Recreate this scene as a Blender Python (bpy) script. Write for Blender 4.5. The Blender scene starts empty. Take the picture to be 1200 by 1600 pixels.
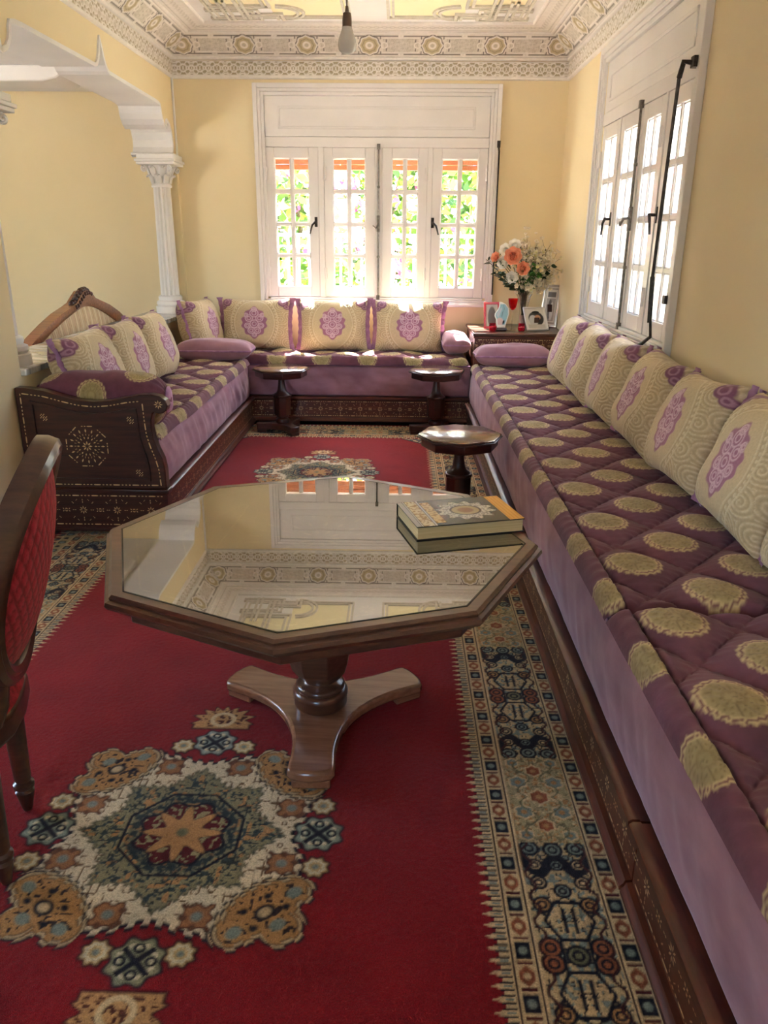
import bpy, bmesh, math, random
import numpy as np
from mathutils import Vector, Matrix

random.seed(7)
rng = np.random.default_rng(7)
SC = bpy.context.scene
COL = SC.collection

def lin(c):
    c = c / 255.0
    return c / 12.92 if c <= 0.04045 else ((c + 0.055) / 1.055) ** 2.4
def S(r, g, b):
    return (lin(r), lin(g), lin(b))

# ------------------------------------------------------------------ camera, sky, sun, exposure
CAM_H = 1.45
PITCH, YAW, ROLL, FPX = 0.33761, 0.016214, 0.0082945, 1218.29
cam_d = bpy.data.cameras.new('camera'); cam = bpy.data.objects.new('camera', cam_d); COL.objects.link(cam)
cp, sp, cy_, sy_ = math.cos(PITCH), math.sin(PITCH), math.cos(YAW), math.sin(YAW)
_f = Vector((-sy_ * cp, cy_ * cp, -sp)); _r = Vector((cy_, sy_, 0)); _u = _r.cross(_f)
_c, _s = math.cos(ROLL), math.sin(ROLL)
_r2 = _r * _c + _u * _s; _u2 = -_r * _s + _u * _c
cam.matrix_world = Matrix(((_r2.x, _u2.x, -_f.x, 0), (_r2.y, _u2.y, -_f.y, 0), (_r2.z, _u2.z, -_f.z, CAM_H), (0, 0, 0, 1)))
cam_d.sensor_fit = 'VERTICAL'; cam_d.sensor_height = 32.0; cam_d.lens = 32.0 * FPX / 1600.0
cam_d.clip_start = 0.02; cam_d.clip_end = 300
SC.camera = cam

world = bpy.data.worlds.new('sky'); SC.world = world; world.use_nodes = True
wn = world.node_tree.nodes; wn.clear()
wo = wn.new('ShaderNodeOutputWorld'); wb = wn.new('ShaderNodeBackground'); ws = wn.new('ShaderNodeTexSky')
ws.sky_type = 'NISHITA'; ws.sun_disc = False; ws.sun_elevation = math.radians(58); ws.sun_rotation = math.radians(0)
ws.air_density = 1.0; ws.dust_density = 2.0; ws.ozone_density = 1.0
wb.inputs['Strength'].default_value = 1.9
world.node_tree.links.new(ws.outputs[0], wb.inputs[0]); world.node_tree.links.new(wb.outputs[0], wo.inputs[0])

sun_d = bpy.data.lights.new('sun', 'SUN'); sun = bpy.data.objects.new('sun', sun_d); COL.objects.link(sun)
sun_d.energy = 55.0; sun_d.angle = math.radians(0.6); sun_d.color = (1.0, 0.95, 0.88)
SUN_DIR = Vector((0.10, -0.52, -0.85)).normalized()
sun.rotation_euler = SUN_DIR.to_track_quat('-Z', 'Y').to_euler()

def portal(name, loc, direction, sx, sy):            # guides sky sampling through a window opening; the adjoining and rear ones are added
    d = bpy.data.lights.new(name, 'AREA'); d.shape = 'RECTANGLE'; d.size = sx; d.size_y = sy
    o = bpy.data.objects.new(name, d); COL.objects.link(o); o.location = loc
    o.rotation_euler = Vector(direction).to_track_quat('-Z', 'Z').to_euler()
    d.cycles.is_portal = True
portal('portal_back', (-0.2, 7.24, 1.55), (0, -1, 0), 1.9, 1.25)
portal('portal_right', (1.57, 4.83, 1.55), (-1, 0, 0), 1.8, 1.25)
portal('portal_adjoining', (-5.26, 3.2, 1.55), (1, 0, 0), 1.6, 1.3)
portal('portal_rear', (-1.4, -2.76, 1.55), (0, 1, 0), 1.0, 1.3)

SC.view_settings.view_transform = 'Standard'; SC.view_settings.look = 'None'
SC.view_settings.gamma = 1.0; SC.view_settings.use_curve_mapping = False
SC.view_settings.exposure = 1.2
try:
    SC.cycles.max_bounces = 10; SC.cycles.diffuse_bounces = 6; SC.cycles.glossy_bounces = 4
    SC.cycles.transparent_max_bounces = 16; SC.cycles.transmission_bounces = 6
    SC.cycles.sample_clamp_indirect = 8.0; SC.cycles.caustics_reflective = False; SC.cycles.caustics_refractive = False
except Exception:
    pass

# ------------------------------------------------------------------ helpers: objects
def tag(o, label=None, cat=None, group=None, kind=None):
    if label: o['label'] = label
    if cat: o['category'] = cat
    if group: o['group'] = group
    if kind: o['kind'] = kind
    return o
def thing(name, label, cat, loc=(0, 0, 0), rz=0.0, group=None, kind=None, parent=None):
    o = bpy.data.objects.new(name, None); COL.objects.link(o); o.location = loc; o.rotation_euler = (0, 0, rz)
    o.empty_display_size = 0.05
    if parent: o.parent = parent
    return tag(o, label, cat, group, kind)
def place(name, me, parent=None, loc=None, rot=None):
    o = bpy.data.objects.new(name, me); COL.objects.link(o)
    if parent: o.parent = parent
    if loc is not None: o.location = loc
    if rot is not None: o.rotation_euler = rot
    return o
def copy_tree(o, parent=None):
    c = o.copy(); COL.objects.link(c); c.parent = parent
    for ch in list(o.children): copy_tree(ch, c)
    return c
def smooth(me, ang=35):
    me.polygons.foreach_set('use_smooth', [True] * len(me.polygons))
    try: me.set_sharp_from_angle(angle=math.radians(ang))
    except Exception: pass

class MB:
    """collects pieces of one part and builds them as a single mesh"""
    def __init__(self): self.v = []; self.f = []; self.M = None
    def add(self, vs, fs):
        n = len(self.v)
        if self.M is not None: vs = [tuple(self.M @ Vector(p)) for p in vs]
        self.v += [tuple(p) for p in vs]; self.f += [tuple(i + n for i in f) for f in fs]; return self
    def box(self, x0, x1, y0, y1, z0, z1):
        vs = [(x0, y0, z0), (x1, y0, z0), (x1, y1, z0), (x0, y1, z0), (x0, y0, z1), (x1, y0, z1), (x1, y1, z1), (x0, y1, z1)]
        return self.add(vs, [(0, 3, 2, 1), (4, 5, 6, 7), (0, 1, 5, 4), (1, 2, 6, 5), (2, 3, 7, 6), (3, 0, 4, 7)])
    def prism(self, poly, a0, a1, axis='y'):
        n = len(poly)
        def m(p, a): return {'y': (p[0], a, p[1]), 'x': (a, p[0], p[1]), 'z': (p[0], p[1], a)}[axis]
        vs = [m(p, a0) for p in poly] + [m(p, a1) for p in poly]
        fs = [tuple(range(n)), tuple(range(2 * n - 1, n - 1, -1))] + [(i, n + i, n + (i + 1) % n, (i + 1) % n) for i in range(n)]
        return self.add(vs, fs)
    def lathe(self, prof, n=24, c=(0, 0, 0), rot=0.0, sx=1.0, sy=1.0):
        vs = []; fs = []; k = len(prof)
        for (r, z) in prof:
            for j in range(n):
                a = 2 * math.pi * j / n + rot
                vs.append((c[0] + r * math.cos(a) * sx, c[1] + r * math.sin(a) * sy, c[2] + z))
        for i in range(k - 1):
            for j in range(n):
                fs.append((i * n + j, i * n + (j + 1) % n, (i + 1) * n + (j + 1) % n, (i + 1) * n + j))
        fs.append(tuple(range(n - 1, -1, -1))); fs.append(tuple((k - 1) * n + j for j in range(n)))
        return self.add(vs, fs)
    def tube(self, pts, r, n=8, flat=1.0):
        pts = [Vector(p) for p in pts]; rs = r if isinstance(r, (list, tuple)) else [r] * len(pts)
        vs = []; fs = []; up = None
        for i, p in enumerate(pts):
            t = (pts[min(i + 1, len(pts) - 1)] - pts[max(i - 1, 0)]).normalized()
            if up is None:
                a = Vector((0, 0, 1)) if abs(t.z) < 0.9 else Vector((1, 0, 0))
                up = (a - t * a.dot(t)).normalized()
            else: up = (up - t * up.dot(t)).normalized()
            s = t.cross(up)
            for j in range(n):
                a = 2 * math.pi * j / n
                vs.append(tuple(p + (up * math.cos(a) * flat + s * math.sin(a)) * rs[i]))
        for i in range(len(pts) - 1):
            for j in range(n):
                fs.append((i * n + j, i * n + (j + 1) % n, (i + 1) * n + (j + 1) % n, (i + 1) * n + j))
        fs.append(tuple(range(n - 1, -1, -1))); fs.append(tuple((len(pts) - 1) * n + j for j in range(n)))
        return self.add(vs, fs)
    def sphere(self, c, r, n=12, m=8, s=(1, 1, 1)):
        prof = [(max(1e-4, math.sin(math.pi * i / m)), -math.cos(math.pi * i / m)) for i in range(m + 1)]
        vs = []; fs = []
        for (rr, z) in prof:
            for j in range(n):
                a = 2 * math.pi * j / n; vs.append((c[0] + r * s[0] * rr * math.cos(a), c[1] + r * s[1] * rr * math.sin(a), c[2] + r * s[2] * z))
        for i in range(m):
            for j in range(n): fs.append((i * n + j, i * n + (j + 1) % n, (i + 1) * n + (j + 1) % n, (i + 1) * n + j))
        return self.add(vs, fs)
    def mesh(self, name, mat, sm=None):
        me = bpy.data.meshes.new(name); me.from_pydata(self.v, [], self.f); me.update()
        bm = bmesh.new(); bm.from_mesh(me); bmesh.ops.recalc_face_normals(bm, faces=bm.faces); bm.to_mesh(me); bm.free()
        me.materials.append(mat)
        if sm: smooth(me, sm)
        return me
    def build(self, name, mat, parent=None, sm=None, bevel=0.0, seg=2, loc=None, rot=None):
        o = place(name, self.mesh(name, mat, sm if sm else (35 if bevel else None)), parent, loc, rot)
        if bevel:
            b = o.modifiers.new('bevel', 'BEVEL'); b.width = bevel; b.segments = seg; b.limit_method = 'ANGLE'; b.angle_limit = math.radians(40)
        return o

def grid_faces(nu, nv, wrap_u=False):
    iu = np.arange(nu if wrap_u else nu - 1); iv = np.arange(nv - 1)
    a, b = np.meshgrid(iv, iu, indexing='ij'); a = a.ravel(); b = b.ravel(); b2 = (b + 1) % nu
    return np.stack([a * nu + b, a * nu + b2, (a + 1) * nu + b2, (a + 1) * nu + b], 1)
def np_mesh(name, V, F, mat, C=None, sm=True, flip=False):
    """mesh from arrays; V (n,3), F (m,4), C (n,3) colours of the pattern"""
    if flip: F = F[:, ::-1]
    V = np.ascontiguousarray(V, dtype=np.float32); F = np.ascontiguousarray(F, dtype=np.int32)
    me = bpy.data.meshes.new(name); me.vertices.add(len(V)); me.vertices.foreach_set('co', V.ravel())
    me.loops.add(F.size); me.loops.foreach_set('vertex_index', F.ravel())
    me.polygons.add(len(F)); me.polygons.foreach_set('loop_start', np.arange(0, F.size, 4, dtype=np.int32))
    me.polygons.foreach_set('use_smooth', np.full(len(F), sm))
    me.update(calc_edges=True)
    if C is not None:
        at = me.attributes.new('Col', 'FLOAT_COLOR', 'POINT')
        at.data.foreach_set('color', np.concatenate([C, np.ones((len(C), 1))], 1).astype(np.float32).ravel())
    me.materials.append(mat); return me

# ------------------------------------------------------------------ helpers: painting patterns on fine grids
def sst(a, b, x):
    t = np.clip((x - a) / (b - a), 0, 1); return t * t * (3 - 2 * t)
def lay(C, m, c):
    m = np.clip(m, 0, 1)[..., None]; C[...] = C * (1 - m) + np.array(c) * m
def line(d, w, soft=None):
    soft = soft or w * 0.5
    return 1 - sst(w - soft, w + soft, np.abs(d))
def inside(d, soft):
    return 1 - sst(-soft, soft, d)
def vnoise(x, y, seed=0):
    """cheap smooth value noise"""
    r = np.random.default_rng(seed); T = r.random((64, 64))
    xi = np.floor(x).astype(int); yi = np.floor(y).astype(int); fx = x - xi; fy = y - yi
    fx = fx * fx * (3 - 2 * fx); fy = fy * fy * (3 - 2 * fy); g = lambda a, b: T[a % 64, b % 64]
    return (g(xi, yi) * (1 - fx) + g(xi + 1, yi) * fx) * (1 - fy) + (g(xi, yi + 1) * (1 - fx) + g(xi + 1, yi + 1) * fx) * fy

# ------------------------------------------------------------------ materials
def new_mat(name):
    m = bpy.data.materials.new(name); m.use_nodes = True; nt = m.node_tree
    return m, nt, nt.nodes['Principled BSDF'], nt.nodes['Material Output']
def noise_node(nt, scale, detail=4, stretch=None, coord='Object'):
    tc = nt.nodes.new('ShaderNodeTexCoord'); n = nt.nodes.new('ShaderNodeTexNoise'); n.inputs['Scale'].default_value = scale; n.inputs['Detail'].default_value = detail
    if stretch:
        mp = nt.nodes.new('ShaderNodeMapping'); mp.inputs['Scale'].default_value = stretch
        nt.links.new(tc.outputs[coord], mp.inputs['Vector']); nt.links.new(mp.outputs[0], n.inputs['Vector'])
    else: nt.links.new(tc.outputs[coord], n.inputs['Vector'])
    return n
def bump(nt, b, src, strength, dist=0.002):
    n = nt.nodes.new('ShaderNodeBump'); n.inputs['Strength'].default_value = strength; n.inputs['Distance'].default_value = dist
    nt.links.new(src, n.inputs['Height']); nt.links.new(n.outputs[0], b.inputs['Normal'])
def ramp2(nt, src, c0, c1, p0=0.3, p1=0.7):
    r = nt.nodes.new('ShaderNodeValToRGB'); r.color_ramp.elements[0].position = p0; r.color_ramp.elements[1].position = p1
    r.color_ramp.elements[0].color = (*c0, 1); r.color_ramp.elements[1].color = (*c1, 1)
    nt.links.new(src, r.inputs[0]); return r
def mat2(name, c0, c1, rough=0.6, scale=8, stretch=None, bstr=0.0, bscale=None, bdist=0.002, metal=0.0, coat=0.0, sheen=0.0, spec=0.5, p0=0.3, p1=0.7, sheen_tint=(1, 1, 1), coat_rough=0.1):
    m, nt, b, o = new_mat(name); n = noise_node(nt, scale, 5, stretch)
    r = ramp2(nt, n.outputs['Fac'], c0, c1, p0, p1); nt.links.new(r.outputs[0], b.inputs['Base Color'])
    b.inputs['Roughness'].default_value = rough; b.inputs['Metallic'].default_value = metal
    b.inputs['Coat Weight'].default_value = coat; b.inputs['Coat Roughness'].default_value = coat_rough
    b.inputs['Sheen Weight'].default_value = sheen; b.inputs['Sheen Tint'].default_value = (*sheen_tint, 1); b.inputs['Specular IOR Level'].default_value = spec
    if bstr:
        n2 = noise_node(nt, bscale or scale * 4, 3, stretch if not bscale else None); bump(nt, b, n2.outputs['Fac'], bstr, bdist)
    return m
def vmat(name, rough=0.8, nscale=60, namt=0.25, bstr=0.0, bscale=200, bdist=0.002, sheen=0.0, spec=0.3, sheen_tint=(1, 1, 1), coat=0.0):
    m, nt, b, o = new_mat(name)
    at = nt.nodes.new('ShaderNodeAttribute'); at.attribute_name = 'Col'
    n = noise_node(nt, nscale, 3); mr = nt.nodes.new('ShaderNodeMapRange')
    mr.inputs['To Min'].default_value = 1 - namt; mr.inputs['To Max'].default_value = 1 + namt; mr.inputs['From Min'].default_value = 0.25; mr.inputs['From Max'].default_value = 0.75
    nt.links.new(n.outputs['Fac'], mr.inputs['Value'])
    vm = nt.nodes.new('ShaderNodeVectorMath'); vm.operation = 'SCALE'
    nt.links.new(at.outputs['Color'], vm.inputs[0]); nt.links.new(mr.outputs[0], vm.inputs['Scale']); nt.links.new(vm.outputs[0], b.inputs['Base Color'])
    b.inputs['Roughness'].default_value = rough; b.inputs['Sheen Weight'].default_value = sheen; b.inputs['Specular IOR Level'].default_value = spec
    b.inputs['Sheen Tint'].default_value = (*sheen_tint, 1); b.inputs['Coat Weight'].default_value = coat
    if bstr: n2 = noise_node(nt, bscale, 2); bump(nt, b, n2.outputs['Fac'], bstr, bdist)
    return m
def glass_mat(name, tint=(1, 1, 1), ior=1.5, rough=0.0):
    """clear sheet glass: lets daylight straight through and mirrors by Fresnel"""
    m, nt, b, o = new_mat(name); nt.nodes.remove(b)
    t = nt.nodes.new('ShaderNodeBsdfTransparent'); t.inputs[0].default_value = (*tint, 1)
    g = nt.nodes.new('ShaderNodeBsdfGlossy'); g.inputs['Roughness'].default_value = rough
    lw = nt.nodes.new('ShaderNodeLayerWeight'); lw.inputs[0].default_value = 0.5; x = nt.nodes.new('ShaderNodeMixShader')     # Schlick, the same from both sides
    f0 = ((ior - 1) / (ior + 1)) ** 2
    p = nt.nodes.new('ShaderNodeMath'); p.operation = 'POWER'; p.inputs[1].default_value = 5.0
    q = nt.nodes.new('ShaderNodeMath'); q.operation = 'MULTIPLY_ADD'; q.inputs[1].default_value = 1 - f0; q.inputs[2].default_value = f0; q.use_clamp = True
    nt.links.new(lw.outputs['Facing'], p.inputs[0]); nt.links.new(p.outputs[0], q.inputs[0]); nt.links.new(q.outputs[0], x.inputs[0])
    nt.links.new(t.outputs[0], x.inputs[1]); nt.links.new(g.outputs[0], x.inputs[2]); nt.links.new(x.outputs[0], o.inputs[0])
    return m
def wood_mat(name, c0, c1, rough=0.35, coat=0.3, stretch=(3, 40, 40), scale=1.2):
    m, nt, b, o = new_mat(name); n = noise_node(nt, scale, 6, stretch); n.inputs['Roughness'].default_value = 0.65
    r = ramp2(nt, n.outputs['Fac'], c0, c1, 0.32, 0.7); nt.links.new(r.outputs[0], b.inputs['Base Color'])
    b.inputs['Roughness'].default_value = rough; b.inputs['Coat Weight'].default_value = coat; b.inputs['Coat Roughness'].default_value = 0.15
    bump(nt, b, n.outputs['Fac'], 0.06, 0.001); return m

M = {}
M['wall'] = mat2('wall_cream_paint', S(230, 213, 174), S(235, 219, 182), 0.75, 1.3, bstr=0.08, bscale=60)
M['white'] = mat2('white_plaster', S(230, 228, 228), S(238, 236, 236), 0.6, 3, bstr=0.03, bscale=40)
M['gloss'] = mat2('white_gloss_paint', S(224, 220, 220), S(232, 228, 228), 0.28, 3, coat=0.15)
M['panel_yellow'] = mat2('ceiling_panel_yellow', S(244, 232, 190), S(247, 237, 200), 0.7, 2)
M['mould_tan'] = mat2('moulding_grey_tan', S(200, 194, 180), S(218, 212, 200), 0.6, 20)
M['relief'] = vmat('painted_stucco', 0.65, 30, 0.06)
M['floor'] = mat2('dark_stone_floor', S(52, 55, 62), S(70, 74, 80), 0.25, 6)
M['marble'] = mat2('grey_white_marble', S(150, 150, 152), S(226, 224, 220), 0.12, 5, stretch=(1, 3, 1), coat=0.3, p0=0.38, p1=0.6)
M['rug'] = vmat('wool_rug', 0.95, 260, 0.28, bstr=0.6, bscale=420, bdist=0.004, sheen=0.12, spec=0.1)
M['velvet'] = mat2('lilac_velvet', S(140, 97, 108), S(182, 138, 150), 0.75, 5, stretch=(1, 1, 2.2), bstr=0.25, bscale=18, bdist=0.006, sheen=0.38, sheen_tint=(1.0, 0.88, 0.98), spec=0.15, p0=0.25, p1=0.75)
M['topper'] = vmat('quilted_velvet', 0.8, 25, 0.16, bstr=0.35, bscale=60, bdist=0.003, sheen=0.2, spec=0.15, sheen_tint=(1.0, 0.88, 0.92))
M['brocade'] = vmat('cream_brocade', 0.62, 120, 0.1, bstr=0.25, bscale=300, sheen=0.15, spec=0.3)
M['trim_velvet'] = mat2('lilac_trim', S(150, 102, 132), S(180, 132, 162), 0.8, 30, sheen=0.4, sheen_tint=(0.9, 0.8, 1), spec=0.15)
M['wood_dark'] = wood_mat('dark_stained_wood', S(44, 20, 15), S(76, 36, 25), 0.32, 0.35)
M['wood_base'] = wood_mat('reddish_carved_wood', S(66, 30, 19), S(108, 52, 32), 0.36, 0.25)
M['wood_table'] = wood_mat('walnut_table_wood', S(72, 44, 32), S(100, 64, 47), 0.28, 0.5, (4, 60, 60))
M['wood_top'] = wood_mat('polished_table_top', S(78, 46, 34), S(104, 66, 48), 0.16, 1.0, (4, 60, 60))
M['wood_foot'] = wood_mat('light_walnut_wood', S(126, 84, 60), S(152, 108, 80), 0.25, 0.5, (4, 50, 50))
M['wood_chair'] = wood_mat('chair_wood', S(58, 34, 24), S(86, 54, 38), 0.3, 0.5)
M['wood_settee'] = wood_mat('settee_wood', S(112, 66, 40), S(160, 104, 68), 0.35, 0.4)
M['inlay'] = mat2('bone_inlay', S(196, 158, 104), S(226, 196, 148), 0.35, 40)
M['glass'] = glass_mat('window_glass', (0.97, 0.985, 0.98), 1.45)
M['table_glass'] = glass_mat('table_glass', (0.62, 0.64, 0.60), 5.0)
M['glass_edge'] = mat2('glass_edge_dark_green', S(26, 34, 30), S(40, 52, 46), 0.1, 20)
M['clear'] = glass_mat('clear_crystal', (0.93, 0.93, 0.92), 1.6)
M['steel'] = mat2('aged_steel', S(88, 80, 74), S(140, 132, 124), 0.35, 60, metal=0.9)
M['dark_metal'] = mat2('dark_iron', S(40, 34, 32), S(74, 66, 62), 0.4, 60, metal=0.8)
M['shutter'] = wood_mat('orange_brown_shutter', S(120, 62, 26), S(140, 78, 36), 0.5, 0.1)
M['iron_white'] = mat2('white_iron', S(238, 238, 236), S(246, 246, 244), 0.45, 10)
M['leaf'] = vmat('leaves', 0.5, 30, 0.15, spec=0.4)
M['petal'] = vmat('petals', 0.6, 40, 0.06, spec=0.2)
M['print'] = vmat('printed_picture', 0.25, 10, 0.02, spec=0.5)
M['paving'] = mat2('pale_paving', S(206, 198, 184), S(222, 214, 200), 0.8, 2)
M['exterior'] = mat2('white_garden_wall', S(232, 232, 230), S(242, 242, 240), 0.8, 2)
# ------------------------------------------------------------------ the room shell
XL, XR, YB, ZC = -1.84, 1.33, 7.0, 2.96
XF, YR = -5.25, -2.75                      # far wall of the adjoining space, wall behind the camera
w = MB()
w.box(XF, -1.13, YB, YB + 0.25, 0, 3.1); w.box(0.73, XR + 0.25, YB, YB + 0.25, 0, 3.1); w.box(-1.13, 0.73, YB, YB + 0.25, 0, 0.955); w.box(-1.13, 0.73, YB, YB + 0.25, 2.54, 3.1)
tag(w.build('wall_back', M['wall']), 'pale yellow end wall with the four-leaf white window', 'wall', kind='structure')
w = MB()
w.box(XR, XR + 0.25, YR, 3.95, 0, 3.1); w.box(XR, XR + 0.25, 5.71, YB, 0, 3.1); w.box(XR, XR + 0.25, 3.95, 5.71, 0, 0.955); w.box(XR, XR + 0.25, 3.95, 5.71, 2.54, 3.1)
tag(w.build('wall_right', M['wall']), 'pale yellow side wall above the long purple sofa', 'wall', kind='structure')
tag(MB().box(XF - 0.3, XR + 0.25, YR - 0.3, YB + 0.25, -0.12, 0).build('floor', M['floor']), 'dark grey stone floor beside the red rug', 'floor', kind='structure')

# arched opening in the left wall: lobed profile, symmetric about its apex
AY = 5.36
half = [(0.0, 2.575), (0.012, 2.53), (0.03, 2.485), (0.055, 2.445), (0.085, 2.418), (0.12, 2.405), (0.6, 2.40), (1.08, 2.396), (1.16, 2.392), (1.20, 2.385), (1.212, 2.36), (1.215, 2.335),
        (1.235, 2.30), (1.27, 2.265), (1.33, 2.24), (1.345, 2.245), (1.352, 2.285), (1.37, 2.30), (1.42, 2.28), (1.465, 2.235), (1.488, 2.18), (1.485, 2.13), (1.46, 2.09), (1.42, 2.065)]
prof = [(AY - d, z) for d, z in reversed(half)] + [(AY + d, z) for d, z in half[1:]]
w = MB()
vs = []; fs = []
wprof = [(AY - d, z) for d, z in reversed(half[:21])] + [(AY + d, z) for d, z in half[1:21]]
for (y, z) in wprof:
    for x in (XL, XL - 0.30): vs += [(x, y, z), (x, y, 3.1)]
for i in range(len(wprof) - 1):
    a, b = 4 * i, 4 * (i + 1)
    fs += [(a, b, b + 1, a + 1), (a + 2, a + 3, b + 3, b + 2), (a, a + 2, b + 2, b), (a + 1, b + 1, b + 3, a + 3)]
w.add(vs, fs)
w.box(XL - 0.30, XL, 2.9, 3.78, 0, 2.06); w.box(XL - 0.30, XL, 2.9, 3.872, 2.18, 3.1); w.box(XL - 0.30, XL, 2.9, 3.855, 2.06, 2.18); w.box(XL - 0.30, XL, 6.848, YB, 2.18, 3.1); w.box(XL - 0.30, XL, 6.865, YB, 2.06, 2.18); w.box(XL - 0.30, XL, 6.955, YB, 0.8, 2.06)
w.box(XL - 0.30, XL, 3.78, YB, 0, 0.80); w.box(XL - 0.30, XL, YR, 2.9, 2.5, 3.1)
wl = tag(w.build('wall_left', M['wall']), 'pale yellow wall with a lobed arch over a low parapet', 'wall', kind='structure')
# white soffit lining with a trim edge proud of the face
vs = []; fs = []; n = len(prof)
P = [Vector((p[0], p[1])) for p in prof]
nrm = []
for i in range(n):
    t = (P[min(i + 1, n - 1)] - P[max(i - 1, 0)]).normalized(); nrm.append(Vector((-t.y, t.x)))
for i, p in enumerate(P):
    q = p + nrm[i] * 0.02
    for x in (XL + 0.012, XL - 0.312): vs += [(x, p.x, p.y - 0.003), (x, q.x, q.y)]
for i in range(n - 1):
    a, b = 4 * i, 4 * (i + 1)
    fs += [(a, b, b + 1, a + 1), (a + 2, a + 3, b + 3, b + 2), (a, a + 2, b + 2, b), (a + 1, b + 1, b + 3, a + 3)]
MB().add(vs, fs).build('arch_lining', M['white'], wl)
for ya, yb in ((6.775, 6.99), (3.73, 3.945)): MB().box(XL - 0.315, XL + 0.015, ya, yb, 2.062, 2.082).build('impost', M['white'], wl, bevel=0.004)
MB().box(XL, XL + 0.014, 6.955, 6.985, 2.06, 2.65).box(XL, XL + 0.014, 6.93, 6.99, 2.03, 2.065).build('corner_bead', M['white'], wl, bevel=0.004)
MB().box(XL - 0.33, XL + 0.025, 3.785, YB, 0.80, 0.835).build('parapet_slab', M['marble'], wl, bevel=0.006)
tag(MB().box(XL - 0.002, XL + 0.02, 0, 3.6, 0, 0.1).build('baseboard_left', M['wood_dark']), 'dark wooden skirting at the foot of the pier', 'baseboard', kind='structure') if False else None

w = MB(); w.box(XF - 0.25, XF, YR, 2.4, 0, 3.1); w.box(XF - 0.25, XF, 4.0, YB + 0.25, 0, 3.1); w.box(XF - 0.25, XF, 2.4, 4.0, 0, 0.9); w.box(XF - 0.25, XF, 2.4, 4.0, 2.2, 3.1)  # unseen opening, added so skylight reaches the adjoining space
tag(w.build('wall_adjoining', M['wall']), 'far wall of the adjoining space with an added opening for daylight', 'wall', kind='structure')
w = MB(); w.box(XF - 0.25, -1.9, YR - 0.25, YR, 0, 3.1); w.box(-0.9, XR + 0.25, YR - 0.25, YR, 0, 3.1); w.box(-1.9, -0.9, YR - 0.25, YR, 0, 0.9); w.box(-1.9, -0.9, YR - 0.25, YR, 2.2, 3.1)  # opening out of view, added to bring light from behind
tag(w.build('wall_rear', M['wall']), 'wall behind the viewer with an added opening for daylight', 'wall', kind='structure')
ca = tag(MB().box(XF, XL - 0.30, YR, YB, 2.545, 3.1).build('ceiling_adjoining', M['white']), 'white lower ceiling beyond the arch', 'ceiling', kind='structure')
bm_ = MB(); pts = [(-3.6, 2.44), (-3.6, 2.545), (-2.30, 2.545), (-2.30, 2.50), (-2.36, 2.465), (-2.46, 2.445)]
bm_.prism(pts, 5.95, 6.35, 'y').build('ceiling_beam', M['white'], ca, bevel=0.01)

# ------------------------------------------------------------------ ceiling with stucco cornice
ceil = tag(MB().box(XL - 0.30, XR + 0.25, YR, YB + 0.25, ZC, 3.1).build('ceiling', M['white']), 'white stucco ceiling with painted cornice and yellow panels', 'ceiling', kind='structure')
def corner_pt(k, d):
    return {0: (XL + d, YR + 0), 1: (XL + d, YB - d), 2: (XR - d, YB - d), 3: (XR - d, YR + 0)}[k]
def band(name, k0, k1, profile, nu_step, paint, relief):
    """cornice strip between two room corners; profile = [(inset, z)] bottom to top"""
    pr = np.array(profile); L0 = np.hypot(*(np.array(corner_pt(k0, 0)) - np.array(corner_pt(k1, 0))))
    nu = int(L0 / nu_step) + 1; seg = np.r_[0, np.cumsum(np.hypot(*np.diff(pr, axis=0).T))]; H = seg[-1]
    nv = max(2, int(H / nu_step) + 1); v = np.linspace(0, H, nv)
    d = np.interp(v, seg, pr[:, 0]); z = np.interp(v, seg, pr[:, 1]); u = np.linspace(0, 1, nu)
    A = np.array([corner_pt(k0, t) for t in d]); B = np.array([corner_pt(k1, t) for t in d])
    XY = A[:, None, :] * (1 - u)[None, :, None] + B[:, None, :] * u[None, :, None]
    Z = np.repeat(z[:, None], nu, 1)
    dirv = (np.array(corner_pt(k1, 0)) - np.array(corner_pt(k0, 0))) / L0
    s = (XY - np.array(corner_pt(k0, 0))) @ dirv - L0 / 2
    if k0 != 1: s = (L0 / 2 - s if k0 == 2 else s + L0 / 2) if False else s
    s = np.where(True, s, s)
    if k0 == 0: s = L0 / 2 - s            # measure from the back corner
    if k0 == 2: s = s + L0 / 2
    V, Hh = np.repeat(v[:, None], nu, 1), None
    C, hgt = paint(s, V / H, H, L0)
    nin = np.array([-dirv[1], dirv[0]]); mid = np.array([(XL + XR) / 2, 3.0]); 
    if (mid - np.array(corner_pt(k0, 0))) @ nin < 0: nin = -nin
    XY = XY + nin[None, None, :] * (hgt * relief)[..., None] * 0.7; Z = Z - hgt * relief * 0.7
    Vv = np.dstack([XY, Z]).reshape(-1, 3)
    return place(name, np_mesh(name, Vv, grid_faces(nu, nv), M['relief'], C.reshape(-1, 3)), ceil)
WHT, TAN, DRK, GRY = S(236, 230, 224), S(196, 182, 148), S(112, 104, 98), S(196, 190, 180)
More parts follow.
